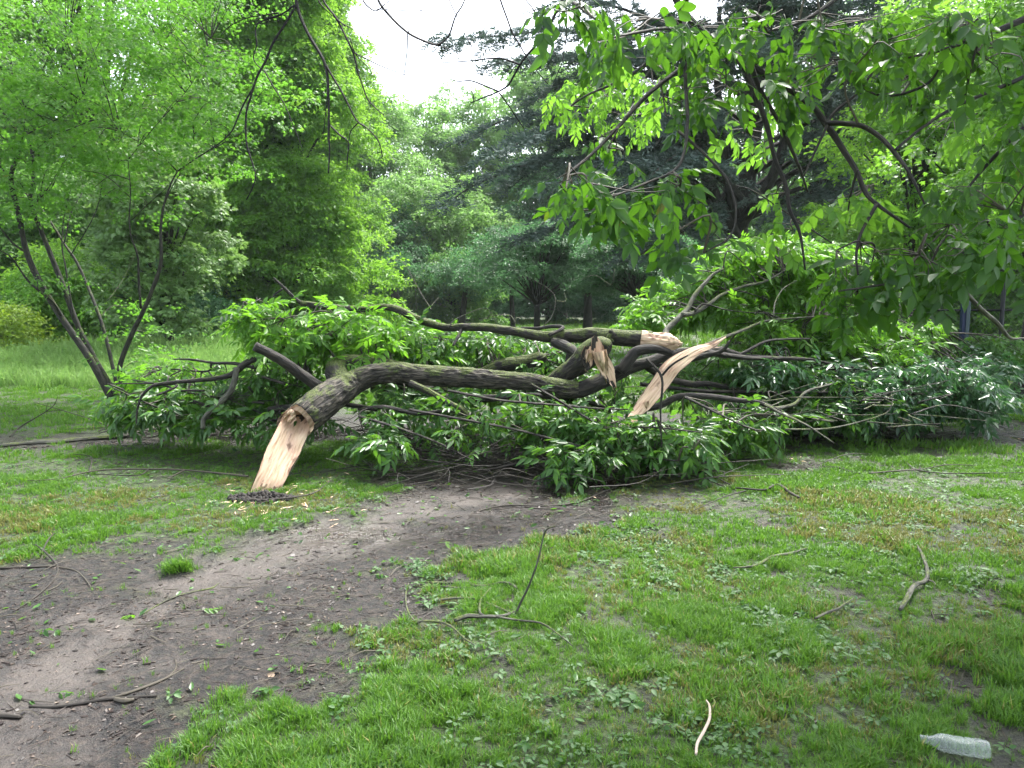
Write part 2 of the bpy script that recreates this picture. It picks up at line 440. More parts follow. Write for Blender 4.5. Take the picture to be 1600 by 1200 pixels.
# ------------------------------------------------------------------ the ground
def ground_mat():
    m, nt, N, L, b, out = newmat('ground_soil_and_turf')
    at = N.new('ShaderNodeAttribute'); at.attribute_name = 'wear'
    sp = N.new('ShaderNodeSeparateColor'); L.new(at.outputs['Color'], sp.inputs[0])
    g = N.new('ShaderNodeNewGeometry')
    def noise(s, d=6, rr=0.6):
        n = N.new('ShaderNodeTexNoise'); n.inputs['Scale'].default_value = s; n.inputs['Detail'].default_value = d; n.inputs['Roughness'].default_value = rr
        L.new(g.outputs['Position'], n.inputs['Vector']); return n
    na, nb, nc, nd = noise(3), noise(22), noise(110, 3), noise(1.3)
    turf = ramp(N, [(0.35, (0.014, 0.014, 0.006)), (0.48, (0.028, 0.042, 0.011)), (0.62, (0.06, 0.10, 0.02))]); L.new(nb.outputs[0], turf.inputs[0])
    mud = ramp(N, [(0.38, (0.004, 0.003, 0.002)), (0.5, (0.015, 0.0105, 0.0075)), (0.64, (0.042, 0.030, 0.022))]); L.new(nb.outputs[0], mud.inputs[0])
    trk = ramp(N, [(0.3, (0.034, 0.027, 0.022)), (0.6, (0.078, 0.064, 0.054))]); L.new(na.outputs[0], trk.inputs[0])
    def mix(f, a, c):
        x = N.new('ShaderNodeMix'); x.data_type = 'RGBA'
        L.new(f, x.inputs[0]); L.new(a, x.inputs[6]); L.new(c, x.inputs[7]); return x.outputs[2]
    fr = N.new('ShaderNodeMath'); fr.operation = 'MULTIPLY_ADD'; L.new(nc.outputs[0], fr.inputs[0]); fr.inputs[1].default_value = 0.9
    sb = N.new('ShaderNodeMath'); sb.operation = 'SUBTRACT'; L.new(sp.outputs[1], sb.inputs[0]); sb.inputs[1].default_value = 0.45
    L.new(sb.outputs[0], fr.inputs[2]); fr.use_clamp = True
    tf = N.new('ShaderNodeMath'); tf.operation = 'MULTIPLY'; L.new(fr.outputs[0], tf.inputs[0]); L.new(sp.outputs[1], tf.inputs[1])
    c = mix(tf.outputs[0], mud.outputs[0], trk.outputs[0])
    c = mix(sp.outputs[0], turf.outputs[0], c)
    L.new(c, b.inputs['Base Color'])
    # wet sheen: roughness falls where the mud is soaked
    w = N.new('ShaderNodeMath'); w.operation = 'MULTIPLY'; L.new(sp.outputs[2], w.inputs[0]); L.new(sp.outputs[0], w.inputs[1])
    ws = N.new('ShaderNodeMapRange'); L.new(na.outputs[0], ws.inputs[0]); ws.inputs[1].default_value = 0.3; ws.inputs[2].default_value = 0.5
    w2 = N.new('ShaderNodeMath'); w2.operation = 'MULTIPLY'; L.new(w.outputs[0], w2.inputs[0]); L.new(ws.outputs[0], w2.inputs[1])
    rm = N.new('ShaderNodeMapRange'); L.new(w2.outputs[0], rm.inputs[0]); rm.inputs[3].default_value = 0.6; rm.inputs[4].default_value = 0.14
    L.new(rm.outputs[0], b.inputs['Roughness'])
    b.inputs['Specular IOR Level'].default_value = 0.5
    ad = N.new('ShaderNodeMath'); ad.operation = 'MULTIPLY_ADD'; L.new(nc.outputs[0], ad.inputs[0]); ad.inputs[1].default_value = 0.35; L.new(nb.outputs[0], ad.inputs[2])
    bp = N.new('ShaderNodeBump'); bp.inputs['Distance'].default_value = 0.045
    bs = N.new('ShaderNodeMapRange'); L.new(sp.outputs[1], bs.inputs[0]); bs.inputs[3].default_value = 0.9; bs.inputs[4].default_value = 0.35
    L.new(bs.outputs[0], bp.inputs['Strength'])
    L.new(ad.outputs[0], bp.inputs['Height']); L.new(bp.outputs[0], b.inputs['Normal'])
    return m
def build_ground():
    fine = np.radians(np.arange(-42, 42.001, 0.36))
    coarse = np.radians(np.arange(45, 316, 4.0))
    ang = np.concatenate([fine, coarse])
    rr = np.concatenate([[0.02], np.linspace(0.3, 1.5, 6), 1.5 * np.exp(np.arange(1, 640) * 0.0085)])
    rr = np.concatenate([rr, [450, 700]])
    A, R = np.meshgrid(ang, rr)
    x, y = (np.sin(A) * R).ravel(), (np.cos(A) * R).ravel()
    mud, track, wet = wear(x, y)
    z = H(x, y, mud, track)
    acc = Acc()
    m, k = R.shape
    i, j = np.meshgrid(np.arange(m - 1), np.arange(k), indexing='ij')
    j2 = (j + 1) % k
    q = np.stack([(i * k + j).ravel(), ((i + 1) * k + j).ravel(), ((i + 1) * k + j2).ravel(), (i * k + j2).ravel()], 1)
    acc.add(np.stack([x, y, z], 1), q)
    o = acc.obj('ground', ground_mat(), kind='structure')
    a = o.data.color_attributes.new('wear', 'FLOAT_COLOR', 'POINT')
    a.data.foreach_set('color', np.stack([mud, track, wet, np.ones_like(mud)], 1).astype(np.float32).ravel())
    if o.data.polygons[1000].normal.z < 0: o.data.flip_normals()
build_ground()

HAZE = 0.0004
def haze_box():
    # the damp air of the wood: one closed box round everything but the sky
    m = bpy.data.materials.new('damp_air'); m.use_nodes = True; nt = m.node_tree
    nt.nodes.remove(nt.nodes['Principled BSDF'])
    v = nt.nodes.new('ShaderNodeVolumePrincipled'); v.inputs['Color'].default_value = (.86, .96, .96, 1); v.inputs['Density'].default_value = HAZE; v.inputs['Anisotropy'].default_value = .2
    nt.links.new(v.outputs[0], nt.nodes['Material Output'].inputs['Volume'])
    me = bpy.data.meshes.new('haze')
    V = [(x, y, z) for x in (-760, 760) for y in (-760, 760) for z in (-1.2, 34)]
    me.from_pydata(V, [], [(0, 1, 3, 2), (4, 6, 7, 5), (0, 4, 5, 1), (2, 3, 7, 6), (0, 2, 6, 4), (1, 5, 7, 3)]); me.materials.append(m); me.update()
    o = bpy.data.objects.new('haze', me); COL.objects.link(o); o['kind'] = 'stuff'
    tag(o, 'faint damp haze in the air under and between the trees', 'haze')
haze_box()

# ------------------------------------------------------------------ scatter (for masses nobody could count)
def src(acc, name, mat, smooth=True):
    return bpy.data.objects.new(name, acc.mesh(name, mat, smooth))
def scatter(name, pts, rots, scl, sources, parent=None, **kw):
    pts = np.asarray(pts, np.float32)
    me = bpy.data.meshes.new(name)
    me.vertices.add(len(pts)); me.vertices.foreach_set('co', pts.ravel())
    a = me.attributes.new('rot', 'FLOAT_VECTOR', 'POINT'); a.data.foreach_set('vector', np.asarray(rots, np.float32).ravel())
    a = me.attributes.new('scl', 'FLOAT', 'POINT'); a.data.foreach_set('value', np.asarray(scl, np.float32).ravel())
    a = me.attributes.new('pick', 'INT', 'POINT'); a.data.foreach_set('value', rng.integers(0, len(sources), len(pts)).astype(np.int32))
    o = bpy.data.objects.new(name, me); COL.objects.link(o)
    if parent is not None: o.parent = parent; o.matrix_parent_inverse = parent.matrix_basis.inverted()
    for k_, v_ in kw.items(): o[k_] = v_
    ng = bpy.data.node_groups.new(name + '_scatter', 'GeometryNodeTree')
    ng.interface.new_socket('Geometry', in_out='INPUT', socket_type='NodeSocketGeometry')
    ng.interface.new_socket('Geometry', in_out='OUTPUT', socket_type='NodeSocketGeometry')
    n = ng.nodes; l = ng.links
    gi = n.new('NodeGroupInput'); go = n.new('NodeGroupOutput')
    iop = n.new('GeometryNodeInstanceOnPoints')
    join = n.new('GeometryNodeJoinGeometry')
    for s in reversed(sources):
        oi = n.new('GeometryNodeObjectInfo'); oi.inputs['Object'].default_value = s
        gti = n.new('GeometryNodeGeometryToInstance'); l.new(oi.outputs['Geometry'], gti.inputs[0]); l.new(gti.outputs[0], join.inputs[0])
    def attr(nm, ty):
        q = n.new('GeometryNodeInputNamedAttribute'); q.data_type = ty; q.inputs[0].default_value = nm; return q.outputs[0]
    l.new(gi.outputs[0], iop.inputs['Points']); l.new(join.outputs[0], iop.inputs['Instance'])
    iop.inputs['Pick Instance'].default_value = True
    l.new(attr('pick', 'INT'), iop.inputs['Instance Index'])
    e2r = n.new('FunctionNodeEulerToRotation'); l.new(attr('rot', 'FLOAT_VECTOR'), e2r.inputs[0]); l.new(e2r.outputs[0], iop.inputs['Rotation'])
    l.new(attr('scl', 'FLOAT'), iop.inputs['Scale'])
    l.new(iop.outputs[0], go.inputs[0])
    md = o.modifiers.new('scatter', 'NODES'); md.node_group = ng
    return o

# ---- source clumps
def clump_broad(n, rad, leaf, seed, lobedleaf=False):
    r_ = np.random.default_rng(seed); a = Acc()
    for k in range(n):
        t = (k + 0.5) / n
        ang = r_.normal(0, 0.75) + (1 if k % 2 else -1) * 0.35
        d = rad * (0.15 + 0.85 * r_.random() ** 0.6)
        x, y = math.cos(ang) * d, math.sin(ang) * d * 0.9
        z = -0.22 * (x * x + y * y) / rad + r_.normal(0, 0.10 * rad)
        L = leaf * r_.uniform(0.7, 1.25)
        if lobedleaf: lobed(a, (x, y, z), ang + r_.normal(0, .7), 0.35 + r_.normal(0, .35), L, r_.random(), r_.normal(0, .35))
        else:
            # cheap folded blade
            yaw = ang + r_.normal(0, .8); pit = 0.3 + r_.normal(0, .4); rol = r_.normal(0, .45)
            W = L * 0.55
            v = np.array([(0, 0, 0), (L * .5, W * .5, .04 * L), (L, 0, -.12 * L), (L * .5, -W * .5, .04 * L)])
            Mx = np.array(Euler((rol, pit, yaw), 'XYZ').to_matrix())
            a.add(v @ Mx.T + (x, y, z), np.array([[0, 1, 2], [0, 2, 3]]), None, r_.random())
    return a
CL = {}
def clumps(kind, mat):
    key = (kind, mat.name)
    if key in CL: return CL[key]
    out = []
    for s in range(3):
        if kind == 'far': a = clump_broad(42, 0.75, 0.20, 10 + s)
        elif kind == 'mid': a = clump_broad(36, 0.48, 0.115, 20 + s)
        elif kind == 'fine': a = clump_broad(26, 0.34, 0.085, 30 + s)
        elif kind == 'maple': a = clump_broad(13, 0.34, 0.15, 40 + s, True)
        elif kind == 'maplesmall': a = clump_broad(16, 0.30, 0.085, 45 + s, True)
        elif kind == 'needle':
            a = Acc(); r_ = np.random.default_rng(50 + s)
            for k in range(16):
                x = k / 16 * .30; sdn = 1 if k % 2 else -1
                yaw = sdn * r_.uniform(.5, 1.3); L = r_.uniform(.06, .12) * (1.2 - x)
                d = np.array([math.cos(yaw), math.sin(yaw), r_.normal(.1, .4)]); w = np.array([-d[1], d[0], r_.normal(0, .6)]) * .011
                o_ = np.array([x, sdn * .01, -x * x * .8 + r_.normal(0, .01)])
                a.add([o_ - w, o_ + w, o_ + d * L * .8 + w, o_ + d * L - w * .6], np.array([[0, 1, 2, 3]]), None, r_.random())
            a.add([(0, -.004, 0), (0, .004, 0), (.3, 0, -.07)], np.array([[0, 1, 2]]), None, 0.)
        out.append(src(a, 'clump_' + kind, mat, smooth=False))
    CL[key] = out
    return out

def compound(seed, n_pairs=3, L=0.115, W=0.040, droop=0.35, mat=None, name='leaf'):
    """a pinnate leaf: stalk plus pairs of leaflets and an end leaflet"""
    r_ = np.random.default_rng(seed); a = Acc()
    S = L * (0.55 + 0.42 * n_pairs)
    xs = np.linspace(0, S, 4)
    st = [(x, 0, -droop * x * x / S) for x in xs]
    tube(a, st, [0.0022, 0.0012], 3, n=1, cap=False, r=0.3)
    for i in range(n_pairs):
        x = S * (0.42 + 0.5 * i / max(1, n_pairs - 1) * 0.95) if n_pairs > 1 else S * .6
        z = -droop * x * x / S
        for sgn in (1, -1):
            l = L * r_.uniform(.8, 1.05) * (0.8 + 0.2 * i / max(1, n_pairs - 1))
            leaflet(a, (x, 0, z), sgn * r_.uniform(.7, 1.15), r_.uniform(.1, .5) + droop * .5, l, W * r_.uniform(.85, 1.15), r_.normal(0, .3), .14, .2, r_.random())
    leaflet(a, (S, 0, -droop * S), r_.normal(0, .15), .4 + droop * .6, L * 1.1, W * 1.1, r_.normal(0, .2), .14, .2, r_.random())
    return a.mesh(name, mat, True)

# ------------------------------------------------------------------ generic standing tree
def blob_points(centres, dirs, a, b, c, n, droop=0.25):
    """points on the upper shells of flattened boughs; returns pts and headings"""
    K = len(centres)
    ki = rng.integers(0, K, n)
    u = rng.normal(size=(n, 3)); u /= np.linalg.norm(u, axis=1)[:, None]
    u[:, 2] = np.where(rng.random(n) < 0.72, np.abs(u[:, 2]), u[:, 2])
    s = rng.uniform(0.55, 1.0, n)[:, None] ** 0.6
    lo = u * s * np.array([a, b, c]) * rng.uniform(.8, 1.15, (n, 1))
    d = dirs[ki]; yaw = np.arctan2(d[:, 1], d[:, 0])
    x = lo[:, 0] * np.cos(yaw) - lo[:, 1] * np.sin(yaw)
    y = lo[:, 0] * np.sin(yaw) + lo[:, 1] * np.cos(yaw)
    z = lo[:, 2] - droop * (lo[:, 0] / a + .3) ** 2 * a * np.sign(lo[:, 0] + .3 * a) * .5
    return centres[ki] + np.stack([x, y, z], 1), np.arctan2(y, x)
def tree(name, label, cat, x, y, h, rad, mat, kind='mid', base=0.25, n_boughs=60, n_clumps=2500, scl=1.0, trunk=0.2, bark=None,
         prof=None, front=True, group=None, lean=0.0, fork=None, bough=(0.36, 0.30, 0.14), limbs=True):
    z0 = Hs(x, y) - 0.05
    root = thing(name, label, cat, (x, y, z0), group)
    bark = bark or M_bark_dark
    prof = prof or (lambda t: np.sin(PI * (0.16 + 0.78 * t)) ** 0.75)
    t = rng.random(n_boughs) ** 0.9
    phi = rng.uniform(0, 2 * PI, n_boughs)
    if front: phi = np.where(np.sin(phi) > 0.45, -phi, phi)
    R = rad * prof(t) * (0.35 + 0.6 * rng.random(n_boughs) ** 0.5) * rng.uniform(.85, 1.12, n_boughs)
    zc = h * base + (h * (1 - base)) * t
    C_ = np.stack([x + lean * zc + np.cos(phi) * R, y + np.sin(phi) * R, zc + z0], 1)
    D = np.stack([np.cos(phi), np.sin(phi), phi * 0], 1)
    # trunk and limbs
    fz = fork if fork is not None else h * (base + 0.25)
    a = Acc()
    tp = [(x, y, z0 - .1), (x + lean * fz * .5 + rng.normal(0, .04 * fz * .3), y, z0 + fz * .5), (x + lean * fz, y, z0 + fz)]
    if fork is None: tp.append((x + lean * h * .85, y, z0 + h * .85))
    tube(a, tp, [trunk * 1.25, trunk, trunk * .85] + ([trunk * .2] if fork is None else []), 8, 5, knob=.08)
    a.obj('trunk', bark, root)
    if limbs:
        a = Acc()
        for i in range(0, n_boughs, 1 if n_boughs < 50 else 2):
            c = C_[i]
            s0 = min(fz, max(h * base * .7, (c[2] - z0) * .55)) if fork is None else fz
            st = np.array([x + lean * s0, y, z0 + s0])
            mid = st * .45 + c * .55 + np.array([0, 0, 0.06 * h * rng.random()])
            tube(a, [st, mid, c], [trunk * .38, trunk * .2, trunk * .06], 5, 3, cap=False)
        a.obj('limbs', bark, root, kind='stuff')
    pts, head = blob_points(C_, D, rad * bough[0], rad * bough[1], rad * bough[2] * 1.2, n_clumps)
    pts[:, 2] = np.maximum(pts[:, 2], z0 + 0.15)
    rots = np.stack([rng.normal(0, .35, n_clumps), rng.normal(.25, .35, n_clumps), head + rng.normal(0, .5, n_clumps)], 1)
    scatter('crown', pts, rots, rng.uniform(.7, 1.3, n_clumps) * scl, clumps(kind, mat), root, kind='stuff')
    return root
def X(px, Y): return (px - 800) / 1200.0 * Y / 0.985
def Z(py, Y): return P(800, py, Y)[2]
# ================================================================== far woods and trees
def far_wood():
    n = 6500
    y = rng.uniform(74, 84, n); px = rng.uniform(-300, 1900, n)
    x = (px - 800) / 1200 * y
    top = np.interp(px, [-300, 350, 560, 640, 860, 980, 1900], [24, 22, 15, 12, 12, 16, 22]) * (0.82 + 0.3 * fbm(px / 45, px * 0, 3, 3))
    t = rng.random(n) ** 0.8
    pts = np.stack([x, y + 4 * t, top * t + .4], 1)
    rots = np.stack([rng.normal(0, .4, n), rng.normal(.3, .4, n), rng.uniform(-PI, 0, n)], 1)
    o = scatter('far_wood', pts, rots, rng.uniform(1.6, 3.2, n), clumps('far', M_teal), None, kind='stuff')
    tag(o, 'dense dark wood closing the view far behind the meadow', 'wood')
far_wood()
round_p = lambda t: np.sin(PI * (0.14 + 0.72 * t)) ** 0.6
low_p = lambda t: np.clip(1.02 - 0.75 * t ** 1.6, 0.1, 1)
cone_p = lambda t: np.clip(1.1 - 0.95 * t, 0.08, 1)

# centre row behind the meadow
FT = 'tall trees closing the meadow'
tree('oak_tree', 'hazy green far tree just left of the gap of sky', 'tree', X(585, 58), 58, Z(165, 58), 5.0, M_far, 'far', .12, 60, 1500, 1.15, .35, group=FT)
tree('oak_tree', 'rounded hazy light green tree in the middle distance directly under the sky gap', 'tree', X(690, 66), 66, Z(185, 66), 6.2, M_far, 'far', .1, 70, 1900, 1.2, .4, prof=round_p, group=FT)
tree('oak_tree', 'feathery pale tree crown topping the far treeline right of the sky gap', 'tree', X(770, 68), 68, Z(140, 68), 5.0, M_far, 'far', .1, 60, 1400, 1.15, .4, prof=round_p, group=FT)
tree('oak_tree', 'tall bluish green far tree showing behind the tip of the top cedar branch', 'tree', X(875, 62), 62, Z(95, 62), 6.0, M_far, 'far', .1, 70, 1900, 1.2, .4, group=FT)
tree('oak_tree', 'dark green tree before the far wood left of centre, its forked dark trunk showing', 'tree', X(672, 52), 52, Z(290, 52), 4.6, M_far, 'far', .42, 50, 800, 1.0, .42, fork=3.4, prof=round_p, group=FT)
tree('oak_tree', 'dark teal bushy tree beside the bright left foliage, branches down to the meadow', 'tree', X(620, 48), 48, Z(330, 48), 3.0, M_teal, 'far', .03, 45, 900, .95, .3, prof=low_p, group=FT)
tree('oak_tree', 'low spreading mid green tree right of centre, its leaves reaching the meadow grass', 'tree', X(715, 45), 45, Z(395, 45), 2.6, M_mid, 'mid', .04, 40, 1000, 1.25, .2, prof=low_p, group=FT)
tree('oak_tree', 'dark tree filling the wood behind the three small park trees', 'tree', X(860, 56), 56, Z(260, 56), 5.6, M_teal, 'far', .03, 60, 1500, 1.1, .35, prof=low_p, group=FT)
tree('oak_tree', 'dark green tree behind the cedar, rightmost of the far dark ones in view', 'tree', X(1010, 54), 54, Z(200, 54), 5.5, M_teal, 'far', .03, 60, 1500, 1.1, .35, prof=low_p, group=FT)
tree('oak_tree', 'tall green tree glimpsed behind the cedar trunk', 'tree', X(1180, 50), 50, Z(40, 50), 6.5, M_mid, 'far', .05, 70, 1700, 1.1, .35, group=FT)
tree('oak_tree', 'tall green tree far behind the blue metal post on the right', 'tree', X(1420, 46), 46, Z(-60, 46), 7.0, M_mid, 'far', .05, 70, 1800, 1.1, .35, group=FT)
tree('oak_tree', 'tall tree behind everything at the right edge of the view', 'tree', X(1680, 40), 40, Z(-100, 40), 6.5, M_mid, 'far', .05, 60, 1500, 1.1, .35, group=FT)

# left tall trees
LT = 'tall trees on the left side of the meadow'
tree('beech_tree', 'tallest light green tree on the left, its slanting edge bordering the sky', 'tree', X(410, 38), 38, Z(-110, 38), 5.0, M_bright, 'mid', .05, 110, 4200, 1.45, .4, group=LT, prof=lambda t: np.clip(1.12 - .85 * t, .08, 1))
tree('beech_tree', 'slender mid green tree right beside the tall left one, top in front of the sky', 'tree', X(525, 44), 44, Z(-10, 44), 3.4, M_bright, 'mid', .08, 80, 3400, 1.5, .3, group=LT, prof=lambda t: np.clip(1.1 - .8 * t, .1, 1))
tree('beech_tree', 'huge bright crown towering behind the many stemmed tree at upper left', 'tree', X(180, 30), 30, Z(-160, 30), 5.6, M_bright, 'mid', .1, 110, 4200, 1.25, .4, group=LT)
tree('beech_tree', 'tall leafy tree cut by the left edge of the view', 'tree', X(-90, 26), 26, Z(-150, 26), 4.6, M_mid, 'mid', .05, 90, 3200, 1.2, .35, group=LT)
tree('beech_tree', 'light green tree with boughs hanging to the meadow, left of centre', 'tree', X(452, 25), 25, Z(-90, 25), 2.95, M_bright, 'mid', .02, 120, 7200, 1.05, .25, group=LT, bough=(.5, .42, .16), prof=lambda t: np.clip(1.0 - .62 * t, .12, 1) * (.86 + .16 * np.sin(t * 15)))
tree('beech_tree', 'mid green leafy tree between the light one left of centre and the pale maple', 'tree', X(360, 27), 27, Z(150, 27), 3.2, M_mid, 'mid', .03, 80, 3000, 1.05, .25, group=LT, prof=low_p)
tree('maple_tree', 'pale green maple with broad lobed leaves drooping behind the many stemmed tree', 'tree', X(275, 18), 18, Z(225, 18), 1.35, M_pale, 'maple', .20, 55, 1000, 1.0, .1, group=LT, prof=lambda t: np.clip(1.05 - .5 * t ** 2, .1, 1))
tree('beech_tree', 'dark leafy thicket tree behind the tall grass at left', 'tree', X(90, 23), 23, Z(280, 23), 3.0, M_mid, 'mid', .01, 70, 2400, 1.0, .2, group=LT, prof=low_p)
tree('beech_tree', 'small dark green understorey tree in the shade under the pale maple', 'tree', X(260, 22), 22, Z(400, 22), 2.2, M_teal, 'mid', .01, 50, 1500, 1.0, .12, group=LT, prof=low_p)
def shrub(label, px, Y, top, rad, mat, kind, nb, nc, scl, group=None):
    return tree('shrub', label, 'shrub', X(px, Y), Y, Z(top, Y), rad, mat, kind, .04, nb, nc, scl, .03, group=group, prof=low_p, bough=(.45, .4, .2))
shrub('yellow green feathery bush at the left edge behind the tall grass', 25, 17.5, 470, 1.1, M_yel, 'maplesmall', 30, 650, .95)
shrub('bright green bush spilling below the left trees above the tall grass', 120, 19.5, 385, 1.4, M_bright, 'fine', 30, 900, 1.0)
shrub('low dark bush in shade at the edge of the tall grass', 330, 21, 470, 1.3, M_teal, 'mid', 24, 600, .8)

# right side broadleaf trees
RT = 'broadleaf trees on the right'
tree('elm_tree', 'sunlit yellow green tree behind the overhanging leaves at the right edge', 'tree', X(1590, 12), 12, Z(-60, 12), 1.9, M_over2, 'maplesmall', .44, 60, 1500, 1.3, .12, group=RT, prof=low_p)
tree('elm_tree', 'bright green tree seen through gaps right of the cedar', 'tree', X(1410, 17), 17, Z(20, 17), 1.9, M_bright, 'fine', .35, 60, 1300, 1.25, .12, group=RT)
tree('elm_tree', 'leafy green tree standing behind the fallen crown on the right, branches near the ground', 'tree', X(1330, 20), 20, Z(330, 20), 2.6, M_bright, 'mid', .05, 60, 1500, .9, .15, group=RT, prof=low_p)
tree('elm_tree', 'dark green tree behind the blue metal post', 'tree', X(1530, 19), 19, Z(300, 19), 2.4, M_mid, 'mid', .05, 60, 1400, .9, .15, group=RT, prof=low_p)

# small park trees
PT = 'small vase shaped park trees behind the fallen tree'
def park(label, px, Y, pyfork, pytop, rad, trunk, seed_n=34):
    z0 = Hs(X(px, Y), Y)
    return tree('park_tree', label, 'tree', X(px, Y), Y, Z(pytop, Y), rad, M_teal, 'mid', .42, seed_n, 1100, .95, trunk, fork=Z(pyfork, Y), group=PT, front=False, bough=(.4, .38, .12), prof=lambda t: np.clip(1.0 - .6 * t ** 2, .1, 1))
park('park tree with fanning limbs, leftmost of the three small dark trees', 838, 34, 476, 352, 2.9, .14)
park('park tree with the straight bare trunk, middle one of the three small dark trees', 916, 36, 452, 340, 2.2, .2)
park('park tree with steep limbs and short trunk, rightmost of the three small dark trees', 990, 31, 462, 345, 2.3, .19)
def bare_pole(px, Y, top, r, label, lean=0):
    x = X(px, Y); a = Acc(); z0 = Hs(x, Y)
    root = thing('far_tree', label, 'tree', (x, Y, z0), 'thin shaded trees behind the meadow')
    tube(a, [(x, Y, z0 - .1), (x + lean * .5, Y, Z(top, Y) * .5), (x + lean, Y, Z(top, Y))], [r * 1.2, r, r * .8], 8, 4); a.obj('trunk', M_bark_dark, root)
    n = 260
    pts = np.array([x + lean, Y, Z(top, Y) + .5]) + rng.normal(size=(n, 3)) * [1.1, .9, .6]
    scatter('crown', pts, rng.normal(0, .5, (n, 3)) + [0, .2, 0] + np.stack([np.zeros(n), np.zeros(n), rng.uniform(-PI, PI, n)], 1), rng.uniform(.8, 1.3, n), clumps('mid', M_teal), root, kind='stuff')
bare_pole(802, 40, 430, .12, 'slim leaning trunk left of the leftmost small park tree', -.15)
bare_pole(722, 42, 440, .16, 'dark trunk behind the low spreading tree at the meadow edge', .3)
bare_pole(640, 44, 430, .22, 'leaning dark trunk in the shade beside the bright left foliage', -1.1)

# ------------------------------------------------------------------ the cedar
def cedar():
    Y0 = 26.0
    x0 = X(1155, Y0)
    root = thing('cedar_tree', 'big blue green cedar with black trunk and sweeping layered branches right of centre', 'tree', (x0, Y0, Hs(x0, Y0)))
    a = Acc()
    tube(a, [(x0, Y0, -.2), P(1152, 470, Y0), P(1150, 370, Y0), P(1165, 290, Y0), P(1180, 180, Y0), P(1185, 20, Y0), P(1180, -150, Y0)], [.5, .42, .38, .3, .26, .2, .08], 12, 6, knob=.12)
    a.obj('trunk', M_bark_dark, root)
    limbs = [([(1150, 375), (1122, 320), (1095, 250), (1085, 190), (1060, 100)], .24), ([(1158, 350), (1200, 290), (1225, 220), (1240, 120)], .2),
             ([(1150, 340), (1135, 280), (1130, 210), (1120, 120), (1125, 10)], .17), ([(1140, 330), (1085, 285), (1040, 275)], .12), ([(1165, 320), (1240, 270), (1300, 250)], .12)]
    for pts, r in limbs:
        a = Acc(); tube(a, [P(px, py, Y0 - .4 - .3 * i) for i, (px, py) in enumerate(pts)], [r, r * .8, r * .4], 8, 5, knob=.1); a.obj('limb', M_bark_dark, root)
    boughs = []
    for pl, dy in [([(1150, 300), (1050, 225), (920, 180), (800, 185), (715, 225)], -3), ([(1150, 330), (1000, 260), (860, 250), (750, 285), (690, 325)], -4),
               ([(1160, 190), (1020, 95), (900, 50), (790, 55), (690, 65)], -2.5), ([(1060, 130), (930, 95), (850, 90), (770, 100)], -4), ([(1150, 310), (1010, 320), (900, 345), (800, 380)], -3),
               ([(1120, 260), (980, 200), (860, 205), (760, 250)], -6), ([(1130, 230), (1000, 150), (900, 130), (830, 160)], -1), ([(1150, 250), (1000, 215), (880, 230), (790, 300)], -1.5),
               ([(1150, 330), (1050, 300), (950, 300), (860, 335)], -5.5), ([(1150, 280), (1050, 250), (960, 250), (880, 290)], -6), ([(1160, 150), (1060, 60), (960, 10), (860, 10)], -4),
               ([(1170, 300), (1260, 240), (1370, 220), (1480, 250)], -3), ([(1170, 340), (1270, 300), (1380, 300), (1470, 340)], -4), ([(1180, 200), (1290, 120), (1400, 100), (1520, 130)], -3),
               ([(1180, 120), (1290, 40), (1420, 20), (1540, 60)], -3), ([(1160, 280), (1220, 330), (1290, 360), (1380, 400)], -5), ([(1150, 280), (1100, 340), (1040, 375), (980, 410)], -4.5)]:
        m = len(pl)
        boughs.append(np.array([P(px, py, Y0 + dy * i / (m - 1)) for i, (px, py) in enumerate(pl)]))
    for i in range(46):
        z = rng.uniform(4.5, 15); ph = rng.uniform(PI * .95, PI * 2.05); L = rng.uniform(4.5, 8.5) * (1.1 - z / 30)
        d = np.array([math.cos(ph), math.sin(ph), 0]); s0 = np.array([x0, Y0, z])
        boughs.append(np.array([s0, s0 + d * L * .35 + [0, 0, .7], s0 + d * L * .7 + [0, 0, .8], s0 + d * L + [0, 0, rng.uniform(-.6, .2)]]))
    pts, rots = [], []
    for b in boughs:
        a = Acc(); p, _ = tube(a, b, [.11, .07, .035, .012], 6, 6, cap=False); a.obj('branch', M_bark_dark, root)
        L = np.concatenate([[0], np.cumsum(np.linalg.norm(np.diff(p, axis=0), axis=1))])
        for s in np.arange(L[-1] * .22, L[-1], 0.2):
            q = np.array([np.interp(s, L, p[:, k]) for k in range(3)])
            i = min(np.searchsorted(L, s), len(p) - 1); t = p[i] - p[i - 1]; t = t / np.linalg.norm(t); yaw0 = math.atan2(t[1], t[0])
            for sg in (1, -1):
                if rng.random() < .12: continue
                bl = rng.uniform(.8, 2.0) * (1.15 - .75 * (s / L[-1]))
                yaw = yaw0 + sg * rng.uniform(.6, 1.15); dz = rng.normal(-.08, .1)
                m = max(2, int(bl / .15))
                for k in range(m):
                    f = (k + .5) / m * bl
                    pts.append(q + [math.cos(yaw) * f, math.sin(yaw) * f, dz * f - .15 * f * f + rng.normal(0, .03)])
                    rots.append((rng.normal(0, .3), rng.normal(.15, .25) + .2 * f, yaw + rng.normal(0, .35)))
    scatter('needles', pts, rots, rng.uniform(.9, 1.6, len(pts)), clumps('needle', M_cedar), root, kind='stuff')
cedar()

